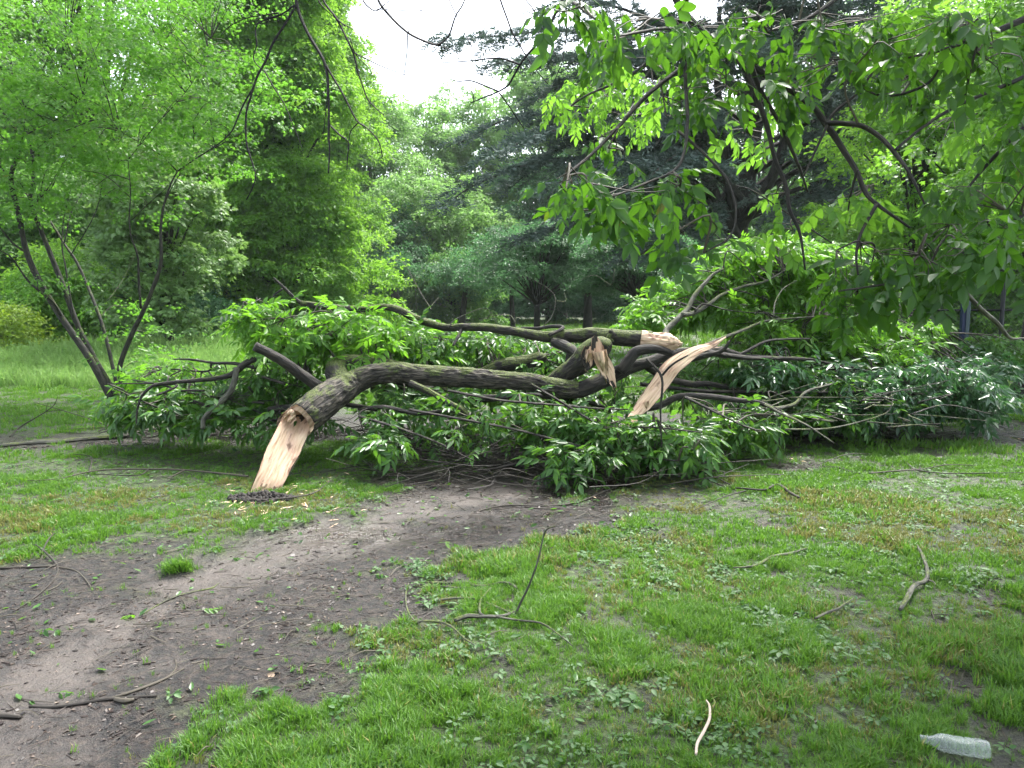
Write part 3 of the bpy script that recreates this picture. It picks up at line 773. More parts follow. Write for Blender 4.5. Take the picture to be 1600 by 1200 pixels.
# ------------------------------------------------------------------ the many stemmed tree at left
def multistem():
    Y0 = 12.0
    b = P(185, 622, Y0)
    root = thing('many_stemmed_tree', 'young tree of thin dark stems fanning out from one base at left', 'tree', (b[0], b[1], 0))
    stems = [([(176, 627), (140, 560), (95, 495), (62, 440), (42, 395), (28, 330), (17, 280), (28, 240), (33, 215), (15, 190), (-15, 150)], .085, -.0),
             ([(183, 620), (150, 565), (122, 510), (100, 450), (80, 400), (62, 355), (47, 315), (52, 285), (50, 240), (40, 205), (38, 170), (25, 120)], .07, .4),
             ([(184, 610), (165, 525), (150, 480), (138, 450), (120, 410), (100, 380), (78, 345), (55, 315), (20, 290), (-40, 260)], .045, .9),
             ([(193, 618), (187, 575), (205, 525), (222, 490), (235, 460), (248, 425), (252, 400), (251, 360), (255, 325), (266, 290), (277, 268)], .062, -.3),
             ([(220, 482), (217, 440), (215, 400), (205, 370), (202, 340), (204, 300), (200, 250)], .028, -.5),
             ([(95, 492), (80, 470), (45, 440), (15, 400), (-20, 385)], .034, -.6),
             ([(42, 395), (20, 380), (0, 355), (-30, 320)], .03, -.2), ([(115, 498), (103, 420), (97, 385), (100, 340), (112, 290)], .022, .3),
             ([(100, 380), (112, 330), (130, 295), (118, 260)], .018, .8), ([(47, 315), (75, 300), (92, 270), (100, 250)], .018, .4), ([(58, 315), (78, 290), (100, 250), (103, 230)], .016, .5),
             ([(277, 268), (310, 245), (352, 222), (380, 205)], .02, -.5), ([(277, 268), (262, 252), (240, 235), (205, 215), (180, 200)], .015, -.4), ([(255, 325), (270, 290), (300, 240), (302, 190)], .012, -.2),
             ([(205, 345), (230, 320), (258, 295), (262, 285)], .012, -.4), ([(33, 215), (60, 200), (100, 180), (130, 150)], .016, 0), ([(50, 240), (80, 215), (140, 190), (200, 170)], .015, .3),
             ([(38, 170), (60, 130), (75, 90), (110, 50)], .016, .3), ([(28, 240), (0, 210), (-30, 180)], .02, -.1), ([(17, 280), (-10, 250), (-40, 230)], .02, -.2), ([(168, 470), (190, 440), (210, 400)], .008, .6),
             ([(218, 485), (205, 465), (185, 450), (165, 438)], .009, -.6), ([(110, 400), (150, 330), (170, 250), (230, 150), (260, 60)], .014, .6), ([(200, 250), (240, 200), (300, 130), (330, 60)], .012, -.4)]
    sk = []
    for pl, r, dy in stems:
        a = Acc(); m = len(pl); r = r * .68
        jx = [P(px, py, Y0 + dy * (i / (m - 1)) * 1.6 + (.05 * dy)) for i, (px, py) in enumerate(pl)]
        p, _ = tube(a, jx, [r, r * .8, r * .55, r * .25], 8 if r > .03 else 6, 5, knob=.08); a.obj('stem', M_bark_maple, root); sk.append(p)
    sk = np.vstack(sk)
    # leaf sprays in loose horizontal layers
    cl = [(110, 60, 170, 75, 11.0, 13.5, 560), (300, 70, 110, 80, 11.0, 13.0, 330), (60, 160, 120, 70, 10.8, 13.2, 380), (230, 180, 120, 50, 11, 13, 330), (360, 130, 80, 60, 11, 12.4, 110), (130, 265, 130, 35, 11, 13, 210),
          (300, 250, 70, 26, 11, 12.5, 100), (-40, 320, 70, 90, 11, 13, 190), (80, 330, 80, 30, 11.2, 13, 90), (190, -60, 260, 60, 10.8, 13.5, 420), (-80, 120, 120, 160, 11, 13.5, 420), (335, 190, 80, 22, 11, 12, 70), (20, 420, 50, 30, 11, 12.4, 40),
          (215, 500, 40, 45, 12.2, 12.9, 26), (240, 560, 30, 20, 12.2, 12.7, 10), (60, 240, 110, 45, 11, 13, 170), (190, 320, 60, 40, 11.5, 12.6, 50)]
    pts = []
    tw = Acc()
    for cx, cy, rx, ry, ya, yb, n in cl:
        for k in range(max(2, n // 18)):
            th, q = rng.uniform(0, 2 * PI), rng.random() ** .5
            c = P(cx + math.cos(th) * rx * q, cy + math.sin(th) * ry * q, rng.uniform(ya, yb))
            s = sk[np.argmin(((sk - c) ** 2).sum(1) + rng.random(len(sk)) * .3)]
            if np.linalg.norm(s - c) < 3: tube(tw, [s, s * .5 + c * .5 + [0, 0, .12], c], [.008, .006, .003], 4, 3, cap=False)
            m = 14
            u = rng.normal(size=(m, 3)) * [.34, .34, .06]
            u[:, 2] += rng.normal(0, .03)
            pts.append(c + u)
    pts = np.vstack(pts); n = len(pts)
    tw.obj('twigs', M_bark_maple, root, kind='stuff')
    scatter('leaves', pts, np.stack([rng.normal(0, .25, n), rng.normal(.12, .25, n), rng.uniform(-PI, PI, n)], 1), rng.uniform(.65, 1.05, n), clumps('maplesmall', M_upper), root, kind='stuff')
multistem()

# ================================================================== leaves on broken boughs
LEAVES = {}
def leafset(key, mat, **kw):
    if key not in LEAVES: LEAVES[key] = [compound(100 + i * 7 + len(LEAVES), mat=mat, n_pairs=(3, 2, 3)[i], **kw) for i in range(3)]
    return LEAVES[key]
DENS = 0.85
def spots_in(clusters, skel, twig_acc, leaf_l=1.0, pitch=(.05, .5), per=(3, 5), tw_r=.005, zmin=.03, spread=.05, max_twig=1.6):
    """rosettes of pinnate leaves on thin twigs that grow from the nearest limb"""
    out = []
    for cx, cy, rx, ry, ya, yb, n in clusters:
        n = max(2, int(n * DENS)); nsub = max(1, n // 7)
        subs = []
        for k in range(nsub):
            th, q = rng.uniform(0, 2 * PI), rng.random() ** .5 * .8
            c = P(cx + math.cos(th) * rx * q, cy + math.sin(th) * ry * q, rng.uniform(ya, yb)); c[2] = max(c[2], zmin + .05)
            s = skel[np.argmin(((skel - c) ** 2).sum(1) * rng.uniform(.7, 1.3, len(skel)))]
            d = np.linalg.norm(s - c)
            if d > max_twig: s = c + (s - c) / d * max_twig * .6
            mid = s * .5 + c * .5 + rng.normal(0, .05, 3) + [0, 0, .06]
            p, _ = tube(twig_acc, [s, mid, c], [tw_r * 1.8, tw_r * 1.4, tw_r], 5, 4, cap=False, r=rng.random())
            subs.append(p[len(p) // 3:])
        subs = np.vstack(subs)
        for k in range(n):
            th, q = rng.uniform(0, 2 * PI), rng.random() ** .5
            c = P(cx + math.cos(th) * rx * q, cy + math.sin(th) * ry * q, rng.uniform(ya, yb)); c[2] = max(c[2], zmin + rng.random() * .08)
            s = subs[np.argmin(((subs - c) ** 2).sum(1))]
            d = np.linalg.norm(s - c)
            if d > 1.0: s = c + (s - c) / d * .4
            tube(twig_acc, [s, s * .5 + c * .5 + rng.normal(0, .02, 3), c], [tw_r, tw_r * .7, tw_r * .45], 4, 2, cap=False, r=rng.random())
            yaw0 = rng.uniform(-PI, PI); m = rng.integers(per[0], per[1] + 1)
            for j in range(m):
                yaw = yaw0 + j * 2 * PI / m + rng.normal(0, .3)
                out.append((c + rng.normal(0, spread * .3, 3), (rng.normal(0, .5), rng.normal(*pitch), yaw), leaf_l * rng.uniform(.55, 1.2)))
    return out
def put_leaves(spots, meshes, root, limit=290, name='leaf'):
    cam_p = np.array([0, 0, CAM_Z])
    key = [np.linalg.norm(s[0] - cam_p) / s[2] + rng.random() * .5 for s in spots]
    order = np.argsort(key)
    inv = root.matrix_basis.inverted()
    for i in order[:limit]:
        p, r, s = spots[i]
        o = bpy.data.objects.new(name, meshes[rng.integers(0, len(meshes))])
        COL.objects.link(o); o.parent = root; o.matrix_parent_inverse = inv
        o.location = [float(c) for c in p]; o.rotation_euler = [float(c) for c in r]; o.scale = (float(s),) * 3
    rest = order[limit:]
    if len(rest):
        srcs = [bpy.data.objects.new('leaf_source', me) for me in meshes]
        scatter('leaves', [spots[i][0] for i in rest], [spots[i][1] for i in rest], [spots[i][2] for i in rest], srcs, root, kind='stuff')

# ------------------------------------------------------------------ split wood surfaces
def split_face(accw, accb, axis, hw, N0, bulge=0.02, back=0.5, rough=0.006, jag0=0.0, jag1=0.0, nu=18, seg=10, dish=None):
    """a plank torn along the grain: fibrous wood in front, bark behind"""
    p = smooth_pts(axis, seg); m = len(p)
    w = np.interp(np.linspace(0, 1, m), np.linspace(0, 1, len(hw)), hw)
    t = np.gradient(p, axis=0); t /= np.linalg.norm(t, axis=1)[:, None]
    N_ = np.asarray(N0, float)[None] - t * (t @ np.asarray(N0, float))[:, None]; N_ /= np.linalg.norm(N_, axis=1)[:, None]
    R_ = np.cross(t, N_)
    L = np.concatenate([[0], np.cumsum(np.linalg.norm(np.diff(p, axis=0), axis=1))])
    v = np.linspace(-1, 1, nu)
    LL, VV = np.repeat(L[:, None], nu, 1), np.repeat(v[None], m, 0)
    sd_ = float(p[0, 0]) * 5
    wl = w[:, None] * (1 + .16 * (fbm(LL * 7 + sd_, VV * 0 + np.sign(VV) * 2, 1, 3) - .5))
    rel = (fbm(VV * w[:, None] * 80 + sd_, LL * 6, 2, 3) - .5) * 2 * rough + (fbm(VV * w[:, None] * 20 + sd_, LL * 3, 9, 2) - .5) * 2 * rough * 1.5
    h = -bulge * (1 - VV ** 2) + rel
    if dish is not None: h = h + dish(LL / L[-1], VV)
    js = (vnoise(v * 3 + 1 + sd_, v * 0) + .5 * vnoise(v * 9 + sd_, v * 0 + 3) - .4)
    alo = np.zeros((m, nu))
    alo[0] = -js * jag0; alo[1] = -js * jag0 * .5
    js2 = (vnoise(v * 3.3 + 7 + sd_, v * 0) + .6 * vnoise(v * 10 + sd_, v * 0 + 8) - .4)
    alo[-1] = js2 * jag1; alo[-2] = js2 * jag1 * .5
    V = p[:, None] + R_[:, None] * (wl * VV)[..., None] + N_[:, None] * h[..., None] + t[:, None] * alo[..., None]
    i, j = np.meshgrid(np.arange(m - 1), np.arange(nu - 1), indexing='ij'); a = (i * nu + j).ravel()
    q = np.stack([a, a + nu, a + nu + 1, a + 1], 1)
    uv = np.stack([VV * w[:, None] + sd_, LL], -1).reshape(-1, 2)
    accw.add(V.reshape(-1, 3), q, uv)
    # back: half round of bark
    th = np.linspace(0, PI, 14)
    bk = back if np.ndim(back) else np.full(m, back)
    bk = np.interp(np.linspace(0, 1, m), np.linspace(0, 1, len(bk)), bk)
    VB = []
    for i_ in range(m):
        wr = wl[i_, 0] * 1.03
        cx = -np.cos(th) * wr; cz = -np.sin(th) * w[i_] * bk[i_]
        rr_ = 1 + .12 * (fbm(cx * 30 + L[i_] * 2, cz * 30, L[i_] * 8, 2) - .5)
        VB.append(p[i_] + R_[i_] * (cx * rr_)[:, None] + N_[i_] * (cz * rr_ + .003)[:, None] + t[i_] * np.interp(-np.cos(th), v, alo[i_])[:, None])
    VB = np.array(VB); nb = len(th)
    i, j = np.meshgrid(np.arange(m - 1), np.arange(nb - 1), indexing='ij'); a = (i * nb + j).ravel()
    q = np.stack([a, a + 1, a + nb + 1, a + nb], 1)
    uv = np.stack([np.repeat((th * w.mean())[None], m, 0), np.repeat(L[:, None], nb, 1)], -1).reshape(-1, 2)
    accb.add(VB.reshape(-1, 3), q, uv)
def splinters(acc, base, d, r, L, n=16, spread=.25, flat=.35):
    d = np.asarray(d, float) / np.linalg.norm(d)
    u = np.cross(d, [0, 0, 1.0]); u = u / (np.linalg.norm(u) + 1e-9); v = np.cross(d, u)
    for k in range(n):
        a_, q = rng.uniform(0, 2 * PI), rng.random() ** .5 * r * .85
        s = np.asarray(base) + u * math.cos(a_) * q + v * math.sin(a_) * q - d * .02
        l = L * rng.uniform(.35, 1.0) * (1.1 - .5 * q / r)
        dd = d + rng.normal(0, spread * .4, 3) + (u * math.cos(a_) + v * math.sin(a_)) * spread * .15
        w = r * rng.uniform(.18, .42); su = u * math.cos(a_ + 1.5) + v * math.sin(a_ + 1.5); sv = np.cross(dd, su); sv /= np.linalg.norm(sv)
        ring = lambda c, sc_: [c + su * w * sc_, c + sv * w * flat * sc_, c - su * w * sc_, c - sv * w * flat * sc_]
        V = ring(s, 1) + ring(s + dd * l * .55, .8) + [s + dd * l + su * w * rng.normal(0, .4)]
        q4 = [[i, (i + 1) % 4, 4 + (i + 1) % 4, 4 + i] for i in range(4)]; t3 = [[4 + i, 4 + (i + 1) % 4, 8] for i in range(4)]
        uv = [(w * c, 0) for c in (1, 0, -1, 0)] + [(w * c, l * .55) for c in (1, 0, -1, 0)] + [(0, l)]
        acc.add(V, (np.array(q4), np.array(t3)), np.array(uv) + rng.random(2), .5)

# ------------------------------------------------------------------ the fallen tree
def pl(points, Ya, Yb=None):
    Yb = Ya if Yb is None else Yb
    m = len(points)
    return [P(px, py, Ya + (Yb - Ya) * i / (m - 1)) for i, (px, py) in enumerate(points)]
SK = {'main': [], 'log': [], 'left': [], 'right': []}
def limb(root, key, points, Ya, Yb, radii, mat, sides=10, n=5, rough=0., knob=.12, name='limb', jag=0.):
    a = Acc(); p, _ = tube(a, pl(points, Ya, Yb), radii, sides, n, rough, True, .5, jag, knob)
    a.obj(name, mat, root); SK[key].append(p)
    return p
def pxr(w, Y): return w / 1200.0 * Y
YB = G(411, 768)[1]
fallen = thing('fallen_tree', 'fallen tree with pale torn wood at its foot and a long bare limb curving right', 'fallen tree', (G(411, 768)[0], YB, 0))
# torn foot
foot = [P(409, 781, YB), P(426, 740, YB + .12), P(445, 700, YB + .3), P(463, 662, YB + .5), P(478, 638, YB + .62)]
ax = np.array(foot[-1]) - np.array(foot[0]); ax /= np.linalg.norm(ax)
toC = np.array([0, 0, CAM_Z]) - foot[2]; toC /= np.linalg.norm(toC)
aw, ab = Acc(), Acc()
def dish(s, v):
    return -.10 * sstep(.66, .95, s) * (1 - v ** 2 * .9) + .010 * np.sin(v * 9 + 3 * s) * (fbm(s * 6, v * 3) - .2) - .014 * sstep(.62, .55, np.abs(s - .35) + .35) * 0
split_face(aw, ab, foot, [.10, .118, .132, .132, .112], toC, bulge=.02, back=[.35, .5, .8, 1.0, 1.0], rough=.0065, jag0=.07, nu=48, seg=18, dish=dish)
aw.obj('torn_wood', M_wood, fallen, label='pale torn wood face running down to the soil')
ab.obj('foot_bark', M_bark, fallen)
# trunk proper: bark outside, a torn hollow inside its open end
tk = [P(463, 662, YB + .52), P(484, 645, YB + .62), P(511, 623, YB + .80), P(536, 607, YB + .96), P(556, 596, YB + 1.05), P(578, 587, YB + 1.08), P(601, 583, YB + 1.1), P(625, 582, YB + 1.12), P(648, 585, YB + 1.12), P(712, 589, YB + 1.1),
      P(732, 590, YB + 1.1), P(779, 594, YB + 1.1), P(827, 597, YB + 1.15), P(858, 603, YB + 1.15), P(885, 608, YB + 1.15), P(903, 609, YB + 1.15)]
a = Acc()
pm, _ = tube(a, tk, [.136, .140, .14, .128, .104, .094, .09, .09, .088, .088, .088, .078, .075, .078, .08, .07], 56, 14, rough=.014, cap=False, jag=.05, knob=.08, bevel=(toC, .17))
a.obj('trunk', M_bark, fallen); SK['main'].append(pm)
a = Acc(); d0 = (tk[2] - tk[0]) / np.linalg.norm(tk[2] - tk[0])
tube(a, [tk[0] - d0 * .012, tk[0] + d0 * .02, tk[0] + d0 * .1, tk[0] + d0 * .32], [.142, .118, .108, .06], 40, 6, rough=.008, cap=False, jag=.06, bevel=(toC, .17))

a.obj('torn_collar', M_wood, fallen)
a = Acc(); splinters(a, tk[0] + toC * .05 + np.array([-.05, 0, .07]), -d0, .07, .12, 16, .3, .4); splinters(a, foot[0] + ax * .10 - toC * .02, -ax, .11, .14, 12, .1, .15); a.obj('splinters', M_wood, fallen, kind='stuff')
a = Acc(); tube(a, [tk[0] + d0 * .2, tk[0] + d0 * .34], [.1, .06], 12, 2, cap=True); a.obj('shade_plug', M_soil, fallen)  # dark plug deep in the hollow, its shade put into the colour
# other limbs of it
Yt = YB + 1.0
L_ = lambda *q, **k: limb(fallen, 'main', *q, **k)
L_([(885, 608), (903, 610), (937, 597), (969, 581), (985, 574), (1012, 566), (1034, 558), (1064, 550), (1100, 549), (1127, 547), (1159, 556), (1200, 559), (1270, 562)], YB + 1.15, YB + 2.0, [.072, .075, .074, .07, .062, .056, .05, .046, .042, .036, .028, .022, .014], M_bark_dark, 20, 5, .004)
L_([(969, 581), (985, 560), (995, 549), (1015, 545), (1034, 547), (1050, 553)], YB + 1.25, YB + 1.3, [.055, .052, .048, .046, .04, .03], M_bark_dark, 14, 5, .003)
L_([(538, 610), (531, 597), (525, 584), (526, 573), (538, 567), (556, 565), (578, 566), (602, 569), (632, 576), (680, 600), (710, 625)], YB + .95, YB + 1.9, [.10, .104, .10, .086, .074, .066, .060, .058, .054, .05, .04], M_bark_moss, 24, 6, .006, name='fork')
L_([(510, 612), (503, 607), (485, 595), (465, 581), (450, 570), (433, 559), (415, 549), (398, 541)], YB + 1.0, YB + .7, [.058, .054, .05, .046, .043, .042, .04, .036], M_bark_dark, 14, 5, .005, jag=.0)
L_([(500, 612), (490, 600), (482, 590), (480, 575), (484, 560)], YB + 1.1, YB + 1.5, [.05, .045, .04, .04, .03], M_bark_dark)
L_([(600, 590), (645, 600), (680, 612), (706, 623), (763, 622), (827, 619), (890, 622), (960, 640)], YB + 1.4, YB + 1.6, [.04, .045, .045, .042, .04, .036, .03, .02], M_bark_dark)
L_([(640, 598), (670, 612), (705, 632), (722, 640), (735, 655)], YB + .95, YB + .8, [.03, .032, .03, .026, .015], M_bark_moss)
L_([(579, 604), (610, 606), (640, 614), (660, 610), (720, 600)], YB + 1.8, YB + 2.0, [.05, .05, .045, .04, .03], M_bark_moss)
L_([(754, 582), (775, 574), (795, 569), (820, 566), (843, 560), (848, 556)], YB + 2.0, YB + 2.1, [.05, .066, .072, .076, .075, .05], M_bark_moss, 16, 5, .005)
L_([(560, 640), (600, 636), (650, 646), (700, 642), (730, 650)], YB + .9, YB + .7, [.012, .02, .02, .014, .008], M_bark_dark)
L_([(420, 640), (450, 637), (490, 630), (540, 632), (590, 640)], YB + 1.2, YB + 1.1, [.03, .035, .03, .025, .02], M_bark_dark)
L_([(1034, 570), (1010, 572), (1040, 590), (1080, 600), (1110, 600), (1160, 612)], YB + 1.7, YB + 2.0, [.02, .035, .036, .034, .028, .02], M_bark_dark)
L_([(1000, 640), (1030, 634), (1060, 620), (1100, 619), (1150, 625), (1195, 632), (1258, 663)], YB + 1.1, YB + 1.1, [.03, .034, .032, .030, .026, .022, .01], M_bark_dark)
L_([(1050, 560), (1060, 565), (1100, 556), (1128, 548), (1141, 532)], YB + 1.25, YB + 1.2, [.02, .03, .03, .02, .012], M_bark_dark)
# the long hanging strip of split wood
aw, ab = Acc(), Acc()
strip = pl([(1133, 527), (1113, 539), (1092, 546), (1069, 559), (1049, 574), (1034, 595), (1020, 614), (1006, 632), (994, 647), (985, 658)], YB + 1.2, YB + .75)
split_face(aw, ab, strip, [.008, .030, .048, .074, .084, .084, .078, .068, .054, .042], toC + np.array([.1, 0, .75]), bulge=-.004, back=.2, rough=.004, jag0=.02, jag1=.07, nu=22, seg=10)
aw.obj('split_strip', M_wood, fallen, label='long pale strip of split wood hanging from the limb'); ab.obj('strip_bark', M_bark_dark, fallen)
a = Acc(); splinters(a, P(1112, 541, YB + 1.2), [.8, 0, .25], .035, .14, 9); splinters(a, P(1010, 630, YB + .85), [.1, 0, -1], .04, .12, 6); a.obj('splinter_tuft', M_wood, fallen, kind='stuff')

# the mossy upper log
log = thing('broken_limb', 'mossy broken limb lying across the top of the heap with a pale snapped end', 'broken limb', tuple(P(880, 640, YB + 1.6)[:2]) + (0.0,))
K_ = lambda *q, **k: limb(log, 'log', *q, **k)
a = Acc()
pm, _ = tube(a, pl([(1022, 531), (1000, 529), (975, 528), (953, 526), (925, 523), (890, 525), (858, 526), (835, 524), (811, 519), (785, 515), (763, 512), (740, 511), (718, 511), (700, 512), (680, 508), (648, 497), (625, 485), (604, 480), (560, 483), (522, 480), (500, 478), (471, 474)], YB + 1.4, YB + 2.3),
               [.082, .08, .078, .076, .072, .062, .056, .05, .044, .042, .04, .038, .038, .036, .036, .036, .036, .034, .032, .03, .03, .028], 24, 6, rough=.006, cap=True, knob=.1, jag=.10, bevel=(np.array([.3, -.3, 1.]), -.035))
a.obj('limb', M_bark_moss, log); SK['log'].append(pm)
K_([(955, 536), (952, 528), (957, 522), (953, 516)], YB + 1.27, YB + 1.27, [.03, .034, .03, .018], M_bark_moss, 10, 4, .004, name='stub')
K_([(471, 474), (460, 466), (449, 455), (438, 444), (427, 434)], YB + 2.3, YB + 2.2, [.024, .02, .018, .014, .008], M_bark_dark, 8)
K_([(442, 451), (428, 462), (424, 475), (418, 482)], YB + 2.2, YB + 2.1, [.012, .009, .008, .004], M_bark_dark, 6)
K_([(722, 512), (716, 526), (708, 540)], YB + 1.9, YB + 1.7, [.022, .018, .012], M_bark_dark, 8)
K_([(858, 524), (880, 512), (862, 510), (840, 513), (815, 512)], YB + 1.5, YB + 1.9, [.02, .018, .018, .016, .01], M_bark_dark, 8)
for q_, r_ in [([(700, 512), (710, 500), (735, 488), (760, 482), (776, 505)], .006), ([(846, 512), (862, 495), (868, 468), (858, 452), (835, 438)], .006), ([(868, 470), (884, 470), (882, 458)], .003), ([(806, 505), (795, 492), (765, 494), (750, 502)], .005),
               ([(675, 485), (660, 462), (645, 435), (630, 410), (617, 405)], .006), ([(648, 430), (650, 470), (652, 490)], .004), ([(672, 480), (685, 465)], .003), ([(960, 420), (955, 445), (930, 430), (905, 438)], .004)]:
    K_(q_, YB + 1.9, YB + 2.1, [r_, r_ * .8, r_ * .5], M_bark_grey, 5, 4, 0., 0., name='twig')
a = Acc()
e0, e1 = P(1018, 532, YB + 1.4), P(1066, 538, YB + 1.35)
aw2, ab2 = Acc(), Acc()
tube(a, [e0 - (e1 - e0) * .35, e0 + (e1 - e0) * .15, e0 + (e1 - e0) * .5, e0 + (e1 - e0) * .8, e1], [.072, .078, .078, .045, .008], 40, 12, rough=.016, knob=.5)
splinters(a, e0 + (e1 - e0) * .15, e1 - e0, .085, .24, 26, .25, .4)
a.obj('snapped_wood', M_wood, log)

# the mossy stump piece with hanging splinters
stub = thing('broken_branch', 'short mossy branch rising from the heap, its torn end in ragged pale splinters', 'broken branch', tuple(P(880, 620, YB + 1.3)[:2]) + (0.0,))
a = Acc(); pm, _ = tube(a, pl([(845, 612), (862, 597), (878, 586), (893, 577), (908, 566), (918, 556), (930, 547), (943, 543), (953, 546)], YB + 1.35, YB + 1.15), [.055, .07, .08, .09, .108, .118, .115, .1, .055], 24, 6, rough=.007, knob=.12)
a.obj('limb', M_bark_moss, stub); SK['main'].append(pm)
a = Acc(); tube(a, pl([(865, 534), (880, 540), (895, 548), (905, 560)], YB + 1.6, YB + 1.3), [.045, .05, .045, .03], 10, 5, .006, knob=.2); tube(a, pl([(893, 548), (889, 562), (884, 580)], YB + 1.5, YB + 1.5), [.04, .036, .03], 10, 5, .006); a.obj('snag', M_bark_dark, stub)
aw, ab = Acc(), Acc()
split_face(aw, ab, pl([(930, 528), (935, 548), (943, 566), (951, 582), (959, 603)], YB + .95, YB + .9), [.03, .072, .08, .068, .02], toC, bulge=.01, back=.3, rough=.012, jag0=.03, jag1=.05, nu=18, seg=8)
split_face(aw, ab, pl([(922, 545), (918, 556), (918, 568), (917, 577)], YB + .98, YB + .95), [.055, .062, .05, .015], toC, bulge=.01, back=.3, rough=.012, jag0=.03, jag1=.04, nu=14, seg=6)
splinters(aw, P(938, 552, YB + .9), [.25, 0, -1], .07, .30, 24, .2, .35); splinters(aw, P(920, 550, YB + .95), [-.1, 0, -1], .035, .15, 10, .2, .35); splinters(aw, P(934, 575, YB + .95), [-.02, 0, -1], .01, .14, 3, .05, .3)
aw.obj('torn_wood', M_wood, stub); ab.obj('torn_bark', M_bark_dark, stub)

# leafy bough at left
left = thing('fallen_bough', 'fallen leafy bough sprawled left of the torn trunk, bright leaves at its top', 'fallen bough', tuple(P(345, 640, YB + 1.3)[:2]) + (0.0,))
B_ = lambda *q, **k: limb(left, 'left', *q, **k)
B_([(400, 560), (382, 569), (366, 583), (345, 590), (310, 594), (275, 597), (250, 600), (235, 605), (220, 622), (214, 645), (213, 662)], YB + 1.2, YB + 1.0, [.03, .032, .03, .026, .022, .018, .016, .014, .012, .01, .006], M_bark_dark, 8)
B_([(370, 575), (367, 592), (360, 612), (345, 628), (327, 645), (318, 656), (317, 670)], YB + 1.1, YB + .9, [.026, .028, .028, .027, .026, .024, .022], M_bark_grey, 10)
B_([(400, 575), (367, 568), (335, 567), (300, 562), (270, 561)], YB + 1.6, YB + 1.8, [.02, .018, .014, .012, .006], M_bark_dark, 8)
B_([(330, 567), (325, 580), (285, 578), (255, 577), (232, 583)], YB + 1.7, YB + 1.9, [.012, .011, .009, .007, .004], M_bark_dark, 6)
for k in range(10):
    x0, y0 = rng.uniform(230, 480), rng.uniform(590, 660)
    B_([(x0, y0), (x0 + rng.uniform(-40, 40), y0 + rng.uniform(-15, 15)), (x0 + rng.uniform(-90, 90), y0 + rng.uniform(-30, 25))], YB + 1.1, YB + 1.3, [.012, .01, .005], M_bark_dark, 6)
B_([(465, 600), (470, 560), (480, 520), (478, 490)], YB + 1.5, YB + 1.7, [.02, .016, .01, .006], M_bark_dark, 6)
B_([(470, 570), (430, 530), (400, 500), (385, 480)], YB + 1.5, YB + 1.6, [.016, .014, .01, .005], M_bark_dark, 6)
B_([(530, 570), (510, 540), (490, 520), (460, 500)], YB + 1.3, YB + 1.5, [.012, .01, .008, .004], M_bark_dark, 6)

# leafy crown at right
right = thing('fallen_bough', 'big leafy crown heaped up at right, its glossy leaves over bare soil', 'fallen bough', tuple(P(1300, 665, YB + 1.6)[:2]) + (0.0,))
R_ = lambda *q, **k: limb(right, 'right', *q, **k)
R_([(1040, 525), (1042, 515), (1060, 497), (1074, 483), (1085, 462), (1102, 442), (1115, 428), (1130, 420)], YB + 1.7, YB + 2.4, [.034, .032, .03, .027, .024, .02, .015, .01], M_bark_grey, 10)
R_([(1066, 492), (1080, 490), (1096, 483), (1112, 472), (1127, 461), (1160, 448), (1197, 439), (1230, 420)], YB + 1.9, YB + 2.6, [.026, .025, .023, .02, .018, .015, .012, .008], M_bark_grey, 10)
R_([(1060, 560), (1100, 540), (1132, 527), (1165, 514), (1195, 502), (1240, 497), (1290, 494)], YB + 1.6, YB + 2.6, [.02, .02, .018, .016, .014, .01, .006], M_bark_grey, 8)
R_([(1105, 552), (1150, 556), (1195, 534), (1230, 530), (1265, 529)], YB + 1.7, YB + 2.2, [.022, .02, .014, .012, .006], M_bark_dark, 8)
R_([(1100, 549), (1163, 559), (1210, 560), (1258, 561), (1330, 575), (1420, 590)], YB + 1.5, YB + 2.5, [.028, .025, .022, .018, .014, .008], M_bark_dark, 8)
R_([(1000, 600), (1100, 611), (1160, 612), (1227, 613), (1322, 613), (1391, 614), (1470, 620)], YB + 1.8, YB + 2.0, [.02, .018, .016, .014, .012, .01, .006], M_bark_dark, 8)
R_([(1195, 632), (1225, 648), (1258, 663), (1303, 692)], YB + .95, YB + .35, [.014, .012, .009, .005], M_bark_grey, 6)
R_([(1227, 671), (1290, 670), (1340, 660), (1385, 645), (1395, 625)], YB + .75, YB + .9, [.01, .009, .007, .005, .003], M_bark_grey, 6)
R_([(1385, 668), (1430, 664), (1470, 662)], YB + .9, YB + .9, [.008, .007, .004], M_bark_dark, 6)
R_([(1200, 640), (1240, 632), (1260, 612), (1300, 600)], YB + 1.2, YB + 1.5, [.02, .018, .014, .01], M_bark_grey, 6)
R_([(1086, 486), (1100, 475), (1140, 485), (1190, 489), (1250, 490)], YB + 2.0, YB + 2.4, [.01, .009, .007, .006, .004], M_bark_dark, 6)
R_([(1100, 480), (1120, 465), (1147, 454), (1179, 461), (1200, 470)], YB + 2.3, YB + 2.5, [.01, .009, .008, .007, .004], M_bark_dark, 6)
R_([(1208, 494), (1212, 470), (1225, 450), (1245, 438)], YB + 2.0, YB + 2.4, [.008, .007, .005, .003], M_bark_grey, 6)
R_([(1350, 600), (1400, 570), (1430, 540), (1480, 520)], YB + 2.4, YB + 3.4, [.014, .012, .01, .006], M_bark_dark, 6)
R_([(1600, 528), (1578, 528), (1558, 505), (1535, 485), (1512, 460), (1505, 440)], 6.0, 5.4, [.004, .014, .016, .016, .015, .012], M_bark_grey, 8)
